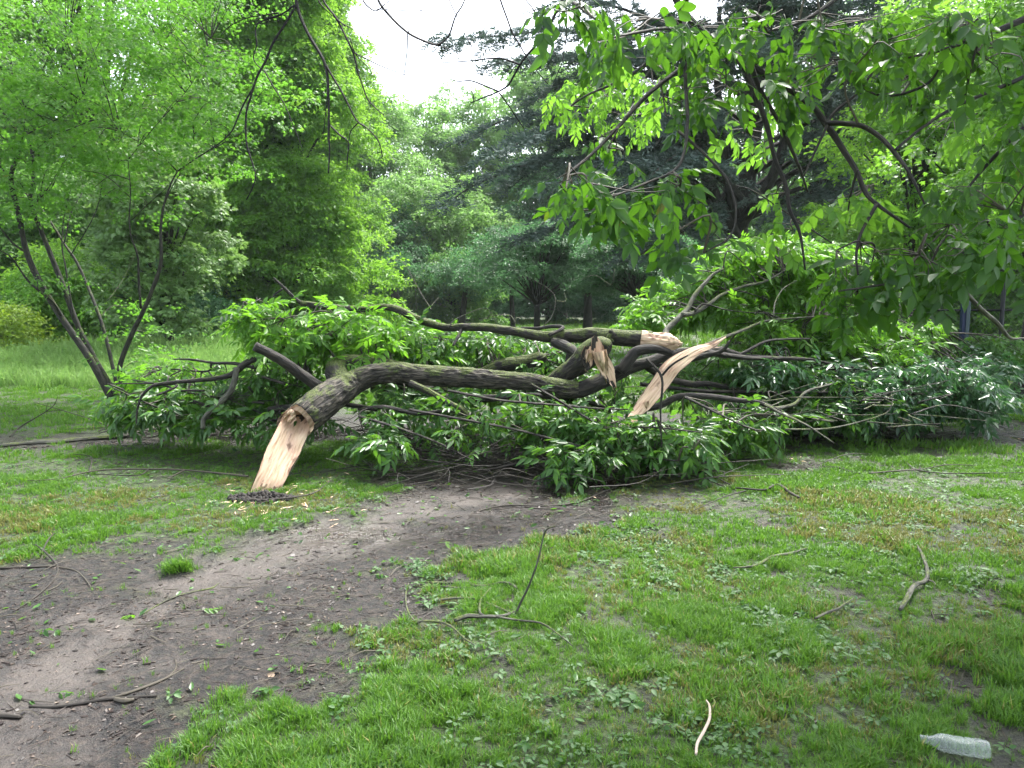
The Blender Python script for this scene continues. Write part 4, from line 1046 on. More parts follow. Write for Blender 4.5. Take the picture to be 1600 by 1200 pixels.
for k in range(26):
    x0, y0 = rng.uniform(1100, 1450), rng.uniform(620, 668)
    R_([(x0, y0), (x0 + rng.uniform(-40, 60), y0 + rng.uniform(-15, 6)), (x0 + rng.uniform(-60, 130), y0 + rng.uniform(-35, 10))], YB + rng.uniform(.9, 1.3), YB + rng.uniform(.9, 1.6), [.008, .006, .003], (M_bark_grey, M_bark_dark)[k % 2], 5, 4, 0, 0, name='twig')

# leafy bough lying in front of the limb, centre
front = thing('fallen_bough', 'low heap of leafy twigs lying on mud below the hanging strip of wood', 'fallen bough', tuple(G(960, 725)[:2]) + (0.0,))
SK['front'] = []
F_ = lambda *q, **k: limb(front, 'front', *q, **k)
for q_ in [[(640, 640), (720, 655), (800, 670), (880, 690), (960, 710), (1060, 720)], [(700, 610), (780, 625), (860, 632), (930, 638), (990, 640)], [(830, 600), (880, 630), (930, 660), (1000, 690), (1080, 730)], [(850, 725), (900, 700), (960, 672), (1020, 668), (1100, 676)],
           [(760, 735), (820, 722), (880, 712), (960, 700)], [(1010, 560), (1034, 590), (1032, 640), (1034, 700)], [(1034, 587), (1050, 570), (1075, 555)], [(560, 650), (620, 668), (680, 690), (740, 720)], [(1070, 620), (1110, 640), (1160, 665)]]:
    F_(q_, YB + rng.uniform(.35, .7), YB + rng.uniform(.2, .5), [.012, .011, .009, .006], M_bark_dark, 6, 5, 0, .15)
# tangle of bare twigs round the foot of the heap
a = Acc()
for k in range(1150):
    cx, cy, sx, sy = [(860, 722, 150, 24), (720, 715, 120, 28), (900, 660, 190, 22), (1250, 655, 130, 14), (420, 655, 150, 14), (780, 640, 200, 18), (1000, 725, 120, 18)][rng.integers(0, 7)]
    px, py = cx + rng.normal(0, sx * .7), cy + rng.normal(0, sy * .7)
    g = G(px, py + 6); g[1] = min(g[1], 8.6); g[2] = abs(rng.normal(0, .05)) + .01
    yaw = rng.normal(0, .7) + (PI if rng.random() < .5 else 0); L = rng.uniform(.2, .95)
    d = np.array([math.cos(yaw), math.sin(yaw) * .8, rng.normal(.05, .16)])
    p1 = g + d * L * .5 + rng.normal(0, .035, 3); p2 = g + d * L + rng.normal(0, .06, 3)
    for q_ in (p1, p2): q_[2] = max(q_[2], .01)
    r_ = rng.uniform(.0022, .007)
    tube(a, [g, p1, p2], [r_, r_ * .8, r_ * .4], 4, 4, cap=False, r=rng.random())
    if rng.random() < .6:
        p3 = p1 + np.array([math.cos(yaw + .6), math.sin(yaw + .6), rng.normal(.1, .25)]) * L * .35; p3[2] = max(p3[2], .01)
        tube(a, [p1, p3], [r_ * .6, r_ * .25], 3, 2, cap=False, r=rng.random())
o = a.obj('bare_twigs', M_twig, front, kind='stuff')

c_main = [(700, 545, 110, 30, 8.2, 9.2, 75), (800, 545, 70, 25, 8.2, 9.2, 45), (610, 545, 60, 35, 7.9, 9, 50), (650, 650, 90, 32, 6.9, 7.6, 46), (590, 690, 34, 22, 6.4, 6.9, 13), (780, 668, 80, 28, 6.7, 7.4, 34), (660, 610, 90, 22, 7.6, 8.3, 30), (870, 600, 70, 30, 7.8, 8.6, 26), (960, 610, 70, 45, 7.6, 8.6, 45), (700, 580, 180, 20, 8.2, 9.2, 80), (760, 610, 160, 22, 7.8, 8.6, 70), (860, 575, 90, 20, 8.3, 9, 40), (900, 560, 60, 30, 8.2, 9.2, 30)]
c_lit = [(470, 508, 100, 30, 7.3, 8.1, 62), (400, 492, 40, 22, 7.5, 8.1, 20), (530, 535, 80, 34, 7.3, 8.2, 52), (560, 500, 50, 28, 7.6, 8.4, 30), (430, 535, 50, 20, 7.3, 7.9, 20), (640, 545, 70, 30, 7.8, 8.6, 40), (230, 600, 50, 25, 7.8, 8.8, 16), (270, 590, 60, 25, 7.8, 8.6, 20)]
c_left = [(340, 605, 80, 34, 7.4, 8.4, 60), (240, 630, 55, 24, 7.4, 8.4, 44), (185, 640, 38, 18, 7.6, 8.4, 24), (430, 610, 80, 42, 7.4, 8.3, 80), (430, 655, 90, 16, 6.9, 7.5, 24), (300, 650, 80, 14, 7.1, 7.8, 24), (380, 480, 22, 18, 7.5, 7.8, 8), (300, 635, 100, 20, 7.4, 8.2, 40)]
c_front = [(985, 690, 95, 32, 6.4, 6.9, 88), (920, 660, 70, 26, 6.6, 7.1, 40), (1060, 692, 45, 28, 6.3, 6.9, 34), (1140, 668, 70, 20, 6.9, 7.5, 42), (1190, 655, 50, 14, 7.1, 7.6, 20), (900, 715, 50, 16, 6.2, 6.5, 26), (830, 640, 50, 22, 6.8, 7.2, 18)]
c_rlit = [(1030, 485, 46, 26, 8.2, 9.2, 56), (1000, 505, 26, 14, 8.3, 8.8, 14), (1090, 460, 50, 36, 8.6, 9.4, 80), (1150, 420, 50, 38, 8.6, 9.6, 100), (1210, 395, 60, 26, 8.8, 9.8, 90), (1300, 400, 60, 30, 9, 10, 60), (1250, 440, 70, 40, 9, 10, 120), (1180, 500, 50, 22, 8.4, 9.2, 34), (1290, 520, 80, 30, 8.8, 9.8, 60), (1375, 530, 80, 26, 8.8, 9.8, 90), (1440, 512, 40, 18, 9.3, 10, 26), (1360, 555, 70, 24, 8.6, 9.4, 50)]
c_rdark = [(1120, 590, 90, 32, 8.2, 9.2, 70), (1200, 470, 90, 45, 9.6, 10.6, 80), (1210, 590, 90, 36, 8.2, 9.2, 90), (1290, 620, 110, 30, 8.0, 8.8, 110), (1340, 470, 80, 50, 10, 11, 80), (1150, 640, 70, 22, 7.6, 8.2, 40), (1380, 590, 90, 36, 8.6, 9.8, 90), (1320, 645, 130, 14, 7.8, 8.4, 50), (1560, 548, 60, 26, 9.6, 10.2, 50), (1230, 540, 90, 34, 8.8, 9.8, 70)]
c_rblue = [(1450, 600, 105, 40, 8.0, 9.2, 190), (1380, 625, 80, 24, 7.9, 8.6, 70), (1530, 618, 48, 36, 8.2, 9.0, 64), (1300, 590, 60, 22, 8.0, 8.8, 40), (1520, 575, 60, 24, 8.8, 9.8, 44), (1200, 580, 50, 20, 7.8, 8.4, 24)]
def leafy(root, groups, keys, limit):
    sk = np.vstack([np.vstack(SK[k]) for k in keys]); tw = Acc()
    first = True
    for cl, key, mat in groups:
        sp = spots_in(cl, sk, tw, 1.0)
        put_leaves(sp, leafset(key, mat, L=.104, W=.036, droop=.3), root, limit if first else 0)
        first = False
    tw.obj('leafy_twigs', M_twig, root, kind='stuff')
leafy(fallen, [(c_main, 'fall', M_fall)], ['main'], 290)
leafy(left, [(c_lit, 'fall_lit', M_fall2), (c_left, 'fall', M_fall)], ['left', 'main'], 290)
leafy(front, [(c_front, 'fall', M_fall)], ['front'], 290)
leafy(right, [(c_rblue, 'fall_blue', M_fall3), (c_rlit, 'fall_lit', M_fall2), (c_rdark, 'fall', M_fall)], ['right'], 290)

# black soil thrown up by the torn foot
a = Acc()
for k in range(520):
    ph, q = rng.uniform(0, 2 * PI), rng.random() ** .6
    c = G(411, 778) + np.array([math.cos(ph) * .26 * q, math.sin(ph) * .13 * q - .02, 0]); r_ = rng.uniform(.008, .03)
    c[2] = Hs(c[0], c[1]) + .055 * (1 - q) * rng.random() + r_ * .3
    V = np.array([(1, 0, 0), (0, 1, 0), (-1, 0, 0), (0, -1, 0), (0, 0, 1), (0, 0, -1.)]) * r_ * rng.uniform(.6, 1.3, (6, 3))
    V = V @ np.array(Euler(rng.uniform(0, 3, 3)).to_matrix()).T + c
    a.add(V, np.array([[0, 1, 4], [1, 2, 4], [2, 3, 4], [3, 0, 4], [1, 0, 5], [2, 1, 5], [3, 2, 5], [0, 3, 5]]), None, rng.random())
o = a.obj('soil_clods', M_soil, None, kind='stuff'); tag(o, 'black crumbly soil thrown up around the torn foot of the fallen tree', 'soil')

# ================================================================== the overhanging tree
def overhang():
    tx = P(2300, 400, 3.9)
    root = thing('overhanging_tree', 'near tree reaching in from the right with large drooping leaves and bare hanging twigs', 'tree', (tx[0], tx[1], 0))
    sk = []; bare = []
    def br(points, Ya, Yb, radii, name='branch', mat=M_bark_dark, sides=8, keep=True):
        pts = list(pl(points, Ya, Yb))
        a = Acc(); p, _ = tube(a, pts, radii, sides, 5, cap=True, knob=.12 if radii[0] > .006 else 0.); a.obj(name, mat, root)
        (sk if keep else bare).append(p)
    a = Acc(); tube(a, [(tx[0], tx[1], -.1), (tx[0] + .05, tx[1], 1.5), (tx[0] - .1, tx[1], 3.0), (tx[0] - .3, tx[1], 4.5), (tx[0] - .4, tx[1], 7)], [.2, .17, .16, .12, .06], 14, 6, .004, knob=.06); a.obj('trunk', M_bark, root)
    br([(2290, -190), (1900, -210), (1500, -170), (1100, -130), (800, -125), (500, -120), (200, -130)], 3.9, 4.0, [.10, .085, .07, .05, .04, .03, .012], 'limb', sides=12)
    br([(2290, 100), (2000, 60), (1750, 180), (1640, 290), (1580, 350), (1480, 410), (1400, 440), (1310, 455)], 3.9, 3.0, [.05, .04, .025, .014, .01, .007, .005, .003])
    br([(2290, 0), (2000, -60), (1750, -40), (1600, 30), (1500, 70), (1420, 90)], 3.9, 3.5, [.05, .04, .03, .015, .01, .005])
    top = (-130)
    br([(1020, top), (1052, -10), (1090, 42), (1131, 75), (1206, 122), (1263, 160), (1295, 200), (1318, 235), (1338, 267), (1352, 300), (1370, 319), (1422, 356)], 3.9, 3.3, [.022, .019, .018, .0175, .017, .016, .015, .014, .012, .010, .008, .005])
    br([(1160, 95), (1178, 140), (1198, 195), (1211, 248), (1228, 290), (1234, 328), (1250, 365), (1258, 422)], 3.6, 3.4, [.013, .012, .012, .011, .010, .009, .007, .004])
    br([(1175, 105), (1188, 140), (1220, 197), (1249, 262), (1262, 300)], 3.6, 3.7, [.011, .01, .009, .007, .004])
    br([(1291, 192), (1318, 193), (1347, 197), (1375, 214), (1394, 234), (1408, 252), (1422, 272), (1445, 319)], 3.5, 3.2, [.012, .011, .011, .01, .009, .008, .007, .004])
    br([(1399, 234), (1440, 200), (1490, 168), (1530, 150), (1610, 115), (1700, 60)], 3.3, 3.6, [.006, .007, .007, .008, .01, .014])
    br([(1375, 95), (1340, 145), (1303, 176), (1288, 206), (1272, 240), (1256, 275)], 3.6, 3.4, [.006, .006, .007, .006, .005, .003])
    br([(1120, 68), (1060, 110), (1010, 150), (960, 205), (920, 245), (885, 275), (872, 310)], 3.8, 2.8, [.012, .011, .01, .008, .007, .005, .003])
    br([(1068, 10), (1070, 60), (1071, 130), (1074, 195), (1060, 260), (1000, 290), (950, 310)], 3.7, 2.8, [.010, .009, .008, .007, .006, .005, .003])
    br([(1060, 205), (1100, 240), (1135, 280), (1150, 330), (1140, 370), (1100, 395)], 3.4, 3.1, [.007, .006, .006, .005, .004, .003])
    br([(870, top), (880, -20), (905, 10), (930, 30)], 3.6, 2.6, [.012, .009, .006, .003]); br([(1110, 60), (1050, 45), (1000, 50), (950, 60)], 3.7, 3.0, [.01, .008, .006, .004])
    br([(1500, -170), (1400, -80), (1330, -20), (1260, 30), (1200, 50)], 3.9, 3.4, [.02, .015, .012, .008, .004]); br([(1480, 80), (1450, 130), (1380, 150), (1320, 120)], 3.5, 3.6, [.007, .006, .005, .004])
    br([(1340, 265), (1330, 300), (1325, 330)], 3.4, 3.5, [.006, .005, .003]); br([(1700, 120), (1600, 200), (1540, 260), (1500, 310)], 3.9, 3.8, [.02, .014, .009, .004])
    br([(1370, 319), (1345, 365), (1338, 400), (1342, 440)], 3.35, 3.2, [.008, .006, .005, .004]); br([(1300, 380), (1255, 350), (1180, 300), (1150, 290)], 3.6, 3.9, [.003, .004, .003, .002])
    # bare twigs
    W = lambda w: pxr(w, 4.0) * .5
    def bt(points, w, dy=0.): br(points, 4.0 + dy, 4.0 + dy * .5, [W(w), W(w * .8), W(w * .45)], 'bare_twig', M_twig_dark, 5, False)
    bt([(455, -125), (462, -40), (464, 8), (480, 50), (504, 91), (511, 115), (513, 140), (514, 175), (514, 210), (515, 240), (513, 271)], 5.5)
    bt([(504, 93), (518, 117), (532, 140), (545, 165), (558, 189), (573, 200), (591, 220), (598, 245)], 3.6)
    bt([(516, 196), (530, 210), (544, 222), (543, 245), (542, 266)], 2.8); bt([(560, 191), (548, 205), (545, 222)], 2); bt([(512, 140), (506, 205), (502, 218)], 1.6)
    bt([(463, 8), (445, 38), (427, 66), (415, 95), (402, 119), (392, 150), (385, 175), (384, 200), (385, 224), (392, 248), (399, 273), (395, 292), (385, 312)], 4)
    bt([(397, 135), (382, 160), (371, 185), (362, 205), (345, 222), (318, 240)], 3); bt([(413, 110), (427, 135), (441, 157), (450, 175), (458, 196), (466, 215), (472, 233)], 2.4)
    bt([(460, 8), (440, 22), (402, 38), (401, 70), (396, 90), (403, 103), (414, 112)], 2.8); bt([(435, 20), (410, 24), (386, 28), (360, 40), (345, 55)], 2.2)
    bt([(490, -125), (495, -40), (505, 0), (525, 28), (538, 53), (551, 80), (556, 98), (560, 115), (567, 135), (574, 154), (585, 167), (600, 180)], 3.6)
    bt([(553, 82), (574, 93), (595, 103), (624, 114), (653, 124)], 2.2); bt([(525, 28), (535, 37), (545, 42), (562, 52)], 2.2); bt([(547, 60), (556, 85), (575, 105), (583, 120)], 1.8); bt([(480, -40), (497, 0), (512, 18), (540, 42)], 2.4)
    bt([(580, -120), (585, -40), (591, 0), (612, 28), (637, 51), (660, 63), (682, 70), (695, 63), (703, 52), (712, 25), (726, 0), (740, -60), (760, -125)], 4.2)
    bt([(637, 51), (636, 80), (632, 112), (630, 125), (625, 133)], 2); bt([(637, 51), (650, 38), (680, 25), (700, 12)], 1.5); bt([(555, -110), (562, -20), (567, 0), (577, 12), (588, 17), (600, 8), (610, 0)], 3)
    bt([(588, 14), (620, 16), (660, 17), (690, 12)], 1.7); bt([(600, -20), (625, 0), (645, 12), (662, 17)], 1.5); bt([(682, 70), (700, 76), (722, 82)], 1.6)
    bt([(900, -125), (885, -20), (866, 25), (855, 50), (840, 68), (822, 88), (812, 102), (803, 118), (794, 133), (779, 143), (757, 152), (735, 161)], 4.2, -.3)
    bt([(779, 143), (755, 133), (735, 126), (715, 127), (700, 122)], 2.6, -.4); bt([(812, 101), (790, 93), (770, 91), (735, 95), (690, 98)], 3, -.3)
    bt([(760, -125), (775, -30), (782, 0), (792, 28), (801, 52), (812, 70), (822, 88), (838, 110), (856, 131)], 3, -.2); bt([(780, 145), (795, 165), (808, 185), (819, 201)], 2.2, -.4)
    bt([(690, -125), (698, -20), (702, 0), (715, 28), (730, 60), (745, 88)], 2.2, .2); bt([(740, 160), (740, 150), (737, 143)], 2); bt([(840, -125), (880, -20), (885, 40), (880, 90), (865, 130)], 2.2, .3)
    bt([(790, -30), (830, 10), (850, 50), (870, 90)], 2.2, .2)
    global DENS
    DENS = .78
    S = np.vstack(sk); tw = Acc()
    dark = [(960, 310, 95, 40, 2.7, 3.1, 15), (885, 295, 30, 22, 2.6, 2.9, 6), (1050, 300, 60, 40, 2.9, 3.3, 10), (950, 235, 45, 22, 3.1, 3.5, 6), (1000, 55, 110, 40, 2.9, 3.6, 17), (905, 10, 50, 18, 2.6, 2.9, 6),
            (1120, 40, 90, 40, 3.1, 4.0, 17), (1120, 135, 80, 36, 3.2, 4.0, 13), (1060, 160, 50, 30, 3.3, 3.9, 4), (1220, 30, 100, 32, 3.2, 4.2, 14), (1340, 30, 90, 34, 3.2, 4.2, 14), (1450, 60, 120, 42, 3.0, 4.2, 24), (1550, 80, 70, 60, 2.9, 3.9, 16),
            (1290, 95, 70, 36, 3.4, 4.2, 10), (1400, 130, 70, 26, 3.3, 4.0, 10), (1410, 422, 90, 34, 2.9, 3.5, 22), (1470, 395, 50, 24, 2.9, 3.5, 8), (1330, 415, 55, 36, 3.0, 3.4, 10), (1555, 385, 60, 44, 2.7, 3.4, 15), (1520, 310, 80, 50, 3.3, 4.2, 14), (1440, 370, 80, 36, 3.1, 3.8, 12), (1570, 190, 50, 60, 3.3, 4.2, 10),
            (1060, 375, 50, 20, 3.0, 3.3, 6), (1250, 125, 60, 26, 3.3, 3.9, 7), (1340, 460, 50, 22, 3.0, 3.3, 7), (1640, 300, 60, 200, 3.0, 4.0, 24)]
    lit = [(1205, 300, 40, 22, 3.5, 3.9, 5), (1330, 310, 46, 26, 3.3, 3.7, 8), (1180, 200, 60, 40, 4.2, 5.0, 9), (1020, 110, 60, 40, 4.2, 5.0, 9), (1480, 200, 90, 40, 4.2, 5.2, 16), (1560, 250, 60, 50, 4.4, 5.2, 12), (1230, 350, 24, 24, 3.5, 3.7, 3)]
    far = [(915, 155, 55, 45, 6.4, 7.4, 26), (960, 120, 60, 40, 6.4, 7.4, 16), (1000, 175, 50, 30, 6.4, 7.4, 12)]
    br([(1100, -130), (1060, 40), (1010, 100), (960, 130), (915, 150), (880, 175)], 3.9, 6.9, [.02, .016, .014, .011, .008, .004]); S = np.vstack(sk)
    kw = dict(L=.073, W=.034, droop=.4)
    sp = spots_in(dark, S, tw, 1.0, (.6, .5), (2, 4), .0032, max_twig=.8)
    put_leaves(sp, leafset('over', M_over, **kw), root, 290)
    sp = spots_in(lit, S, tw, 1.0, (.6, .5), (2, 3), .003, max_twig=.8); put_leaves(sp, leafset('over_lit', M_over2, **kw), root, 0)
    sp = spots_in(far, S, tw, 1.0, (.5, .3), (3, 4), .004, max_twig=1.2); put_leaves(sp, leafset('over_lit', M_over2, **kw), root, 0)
    tw.obj('leafy_twigs', M_twig, root, kind='stuff')
    # its own crown, added unseen above the view to shade the hanging leaves
    n = 800; u = rng.normal(size=(n, 3)); u /= np.linalg.norm(u, axis=1)[:, None]; u *= rng.random((n, 1)) ** .4
    c = np.array([5.0, 4.9, 6.1]) + u * [2.4, 2.1, 1.4]; c += (vnoise(c[:, 0] * .8, c[:, 1] * .8, c[:, 2] * .8)[:, None] - .5) * .9
    scatter('crown', c, np.stack([rng.normal(0, .35, n), rng.normal(.25, .35, n), rng.uniform(-PI, PI, n)], 1), rng.uniform(.8, 1.3, n), clumps('mid', M_over), root, kind='stuff')
    a = Acc()
    for k in range(22):
        e = c[rng.integers(0, n)]; s0 = np.array([tx[0] - .2, tx[1], rng.uniform(3.5, 5.6)]); tube(a, [s0, s0 * .5 + e * .5 + [0, 0, .3], e], [.06, .035, .01], 6, 4, cap=False)
    a.obj('upper_limbs', M_bark_dark, root, kind='stuff')
overhang()

# ================================================================== post and fence at right
def post_and_fence():
    Y = 10.3; x = X(1495, Y); z0 = Hs(x, Y)
    root = thing('metal_post', 'slim dark blue metal post standing behind the fallen leaves at right', 'post', (x, Y, z0))
    def box(a, c, s): 
        c, s = np.array(c), np.array(s) / 2
        V = np.array([[i, j, k] for i in (-1, 1) for j in (-1, 1) for k in (-1, 1)]) * s + c
        a.add(V, np.array([[0, 1, 3, 2], [4, 6, 7, 5], [0, 4, 5, 1], [2, 3, 7, 6], [0, 2, 6, 4], [1, 5, 7, 3]]))
    m1 = flat_mat('post_blue_paint', (0.006, 0.015, 0.055), .4); m2 = flat_mat('post_galvanised', (0.05, 0.075, 0.085), .45, metal=.3)
    a = Acc(); box(a, (x - .03, Y, z0 + 1.15), (.045, .06, 2.3)); a.obj('blue_side', m1, root, smooth=False)
    a = Acc(); box(a, (x + .022, Y - .004, z0 + 1.15), (.055, .05, 2.3)); box(a, (x - .004, Y - .036, z0 + 1.15), (.008, .012, 2.3)); a.obj('grey_side', m2, root, smooth=False)
    a = Acc(); box(a, (x, Y, z0 + 2.315), (.12, .08, .03)); a.obj('cap', m2, root, smooth=False)
    Yf = 10.8; x0, x1 = X(1415, Yf), X(1600, Yf)
    f = thing('chain_link_fence', 'dark chain link fence glimpsed through the leaves beside the blue post', 'fence', (x0, Yf, 0))
    mt = flat_mat('fence_dark_metal', (0.02, 0.022, 0.022), .5, metal=.5)
    for xx in (x0 + .12, (x0 + x1) / 2 + .4, x1):
        a = Acc(); tube(a, [(xx, Yf, -.05), (xx, Yf, 2.0)], [.03, .03], 8, 1); a.obj('fence_post', mt, f)
    for zz in (1.42, 1.97):
        a = Acc(); tube(a, [(x0, Yf, zz), (x1, Yf, zz)], [.018, .018], 6, 1); a.obj('rail', mt, f)
    a = Acc(); s = .07
    for i in range(int((x1 - x0 + 2) / s)):
        for sg in (1, -1):
            xa = x0 + i * s - (2.0 if sg > 0 else 0); xb = xa + sg * 2.0
            if sg < 0: xb = xa - 2.0
            p0, p1 = np.array([xa, Yf + sg * .003, 0.02]), np.array([xb, Yf + sg * .003, 1.95])
            ts = sorted([np.clip((x0 - xa) / (xb - xa), 0, 1), np.clip((x1 - xa) / (xb - xa), 0, 1)])
            if ts[1] - ts[0] < .02: continue
            tube(a, [p0 + (p1 - p0) * ts[0], p0 + (p1 - p0) * ts[1]], [.0022, .0022], 3, 1, cap=False)
    a.obj('wire_mesh', mt, f, kind='stuff')
post_and_fence()
#==PART3==
# ================================================================== grass, weeds, litter
def tuft(n, h, spread, seed, width=.0022, seedheads=False):
    r_ = np.random.default_rng(seed); a = Acc()
    for k in range(n):
        ph = r_.uniform(0, 2 * PI); b = np.array([math.cos(ph), math.sin(ph), 0]) * r_.random() * spread
        lean = r_.uniform(.15, .95); hh = h * r_.uniform(.5, 1.15); yaw = ph + r_.normal(0, .8)
        d = np.array([math.cos(yaw), math.sin(yaw), 0]); s = np.array([-d[1], d[0], 0]) * width * r_.uniform(.7, 1.5)
        p1 = b + np.array([0, 0, hh * .5]) + d * hh * lean * .22; p2 = b + np.array([0, 0, hh * (1 - .35 * lean)]) + d * hh * lean * .75
        a.add([b - s, b + s, p1 + s, p1 - s, p2], (np.array([[0, 1, 2, 3]]), np.array([[3, 2, 4]])), None, r_.random())
        if seedheads and k % 3 == 0:
            q = p2 + d * .03
            for j in range(5):
                c = p2 * (1 - j * .05) + b * j * .05 + r_.normal(0, .006, 3)
                a.add([c, c + s * 3 + [0, 0, .01], c + [0, 0, .035], c - s * 3 + [0, 0, .01]], np.array([[0, 1, 2, 3]]), None, .95)
    return a
def wedge(n, r0, r1, half=40.0):
    th = np.radians(rng.uniform(-half, half, n)); r = np.sqrt(rng.uniform(r0 * r0, r1 * r1, n))
    return np.sin(th) * r, np.cos(th) * r
T1 = [src(tuft(14, .05, .028, 60 + i, .0013), 'tuft', M_grass, False) for i in range(3)]
T2 = [src(tuft(16, .058, .05, 70 + i, .0024), 'tuft', M_grass, False) for i in range(3)]
T3 = [src(tuft(16, .10, .13, 80 + i, .006), 'tuft', M_grass, False) for i in range(3)]
TD = [src(tuft(11, .045, .035, 90 + i, .0022), 'tuft', M_grass_dry, False) for i in range(2)]
TT = [src(tuft(16, .62, .10, 95 + i, .0055, True), 'tuft', M_grass_tall, False) for i in range(3)]
def grass(n, r0, r1, tf, scl, name, label, half=40.0, thin=1.0, dry=False):
    x, y = wedge(n, r0, r1, half)
    mud, track, _ = wear(x, y)
    pat = .55 * fbm(x * 2.1 + 3, y * 2.1, 4.0) + .45 * fbm(x * 7, y * 7, 1.0); pat2 = fbm(x * .8 + 9, y * .8, 6.0)
    p = (1 - sstep(.2, .8, mud)) * (0.42 + .58 * sstep(.42, .58, pat)) + .015
    if not dry: p = p * (1 - .75 * sstep(.49, .60, fbm(x * 1.7 + 30, y * 1.7, 3.0)) * (1 - sstep(7, 9, y)))
    p = np.where(track > .4, 0.002, p)
    bx, by = (G(1436, 1176) + G(1546, 1194))[:2] / 2
    p = p * sstep(.45, 1.0, np.hypot((x - bx) / .17, (y - by) / .09))
    if dry: p = np.minimum(1, p * 1.6) * sstep(.49, .60, fbm(x * 1.7 + 30, y * 1.7, 3.0)) 
    k = rng.random(n) < p * thin
    x, y = x[k], y[k]; m = len(x)
    z = H(x, y) - .004
    lush = .55 + .45 * sstep(.4, .62, pat[k]) + .45 * sstep(.42, .66, pat2[k]) * (.55 + .45 * sstep(-2.0, .8, x)) 
    lush = lush * (1 - .4 * mud[k])
    s = scl * lush * rng.uniform(.7, 1.35, m)
    o = scatter(name, np.stack([x, y, z], 1), np.stack([rng.normal(0, .12, m), rng.normal(0, .12, m), rng.uniform(-PI, PI, m)], 1), s, tf, None, kind='stuff')
    tag(o, label, 'grass'); return o
grass(62000, 1.8, 4.8, T1, 1.15, 'lawn_grass', 'short lush grass blades nearest the camera around the plastic bottle')
grass(40000, 4.4, 8.7, T2, .78, 'lawn_grass', 'short worn grass between the mud track and the fallen tree')
grass(26000, 8.5, 17, T3, .62, 'lawn_grass', 'smooth mown grass beyond the fallen tree and at the left')
grass(26000, 17, 62, T3, 1.6, 'meadow_grass', 'bright meadow grass running back to the far trees', 44)
grass(20000, 1.8, 7.0, TD, 1.05, 'dry_grass', 'yellowed short grass patches in the foreground turf', dry=True)
def tall_grass():
    n = 15000
    y = rng.uniform(13.6, 21, n); px = rng.uniform(-260, 470, n); x = (px - 800) / 1200 * y
    g = sstep(13.4, 15.5, y + 1.8 * (fbm(x * .6, y * .6, 2.) - .5)) * (1 - sstep(-6.2, -4.6, x + .5 * (y - 14) * .0))
    k = rng.random(n) < g; x, y = x[k], y[k]; m = len(x)
    s = (.55 + .5 * sstep(14, 17, y)) * rng.uniform(.6, 1.25, m)
    o = scatter('tall_grass', np.stack([x, y, H(x, y)], 1), np.stack([rng.normal(0, .14, m), rng.normal(0, .14, m), rng.uniform(-PI, PI, m)], 1), s, TT, None, kind='stuff')
    tag(o, 'pale tall grass gone to seed behind the many stemmed tree', 'grass')
tall_grass()
def weeds():
    srcs = []
    for s in range(4):
        r_ = np.random.default_rng(200 + s); a = Acc(); n = (5, 6, 4, 7)[s]
        for k in range(n):
            L = r_.uniform(.022, .045) * (1.25 if s == 0 else .9)
            ph = k * 2 * PI / n + r_.normal(0, .3); o_ = np.array([math.cos(ph), math.sin(ph), 0]) * (.006 + .012 * r_.random()) + [0, 0, .012 + .014 * r_.random()]
            leaflet(a, o_, ph, r_.uniform(-.5, .15), L, L * .62, r_.normal(0, .3), .12, .25, r_.random())
        srcs.append(src(a, 'weed', M_weed))
    x, y = wedge(52000, 1.8, 8.5)
    mud, track, _ = wear(x, y)
    pat = fbm(x * 1.5 + 60, y * 1.5, 4.0)
    p = (.55 * sstep(.46, .62, fbm(x * 5, y * 5, 2.)) + .1) * sstep(.42, .66, pat) * (1 - sstep(.55, .95, mud)) * sstep(-1.4, .0, x + .25) * (1 - .75 * sstep(4.5, 7.5, y)) + .035 * (1 - sstep(.5, .9, mud))
    k = rng.random(len(x)) < p; x, y = x[k], y[k]; m = len(x)
    o = scatter('broadleaf_weeds', np.stack([x, y, H(x, y) + .004], 1), np.stack([rng.normal(0, .15, m), rng.normal(0, .15, m), rng.uniform(-PI, PI, m)], 1), rng.uniform(.45, 1.0, m), srcs, None, kind='stuff')
    tag(o, 'broad leaved weeds and clover growing among the foreground grass', 'weeds')
weeds()
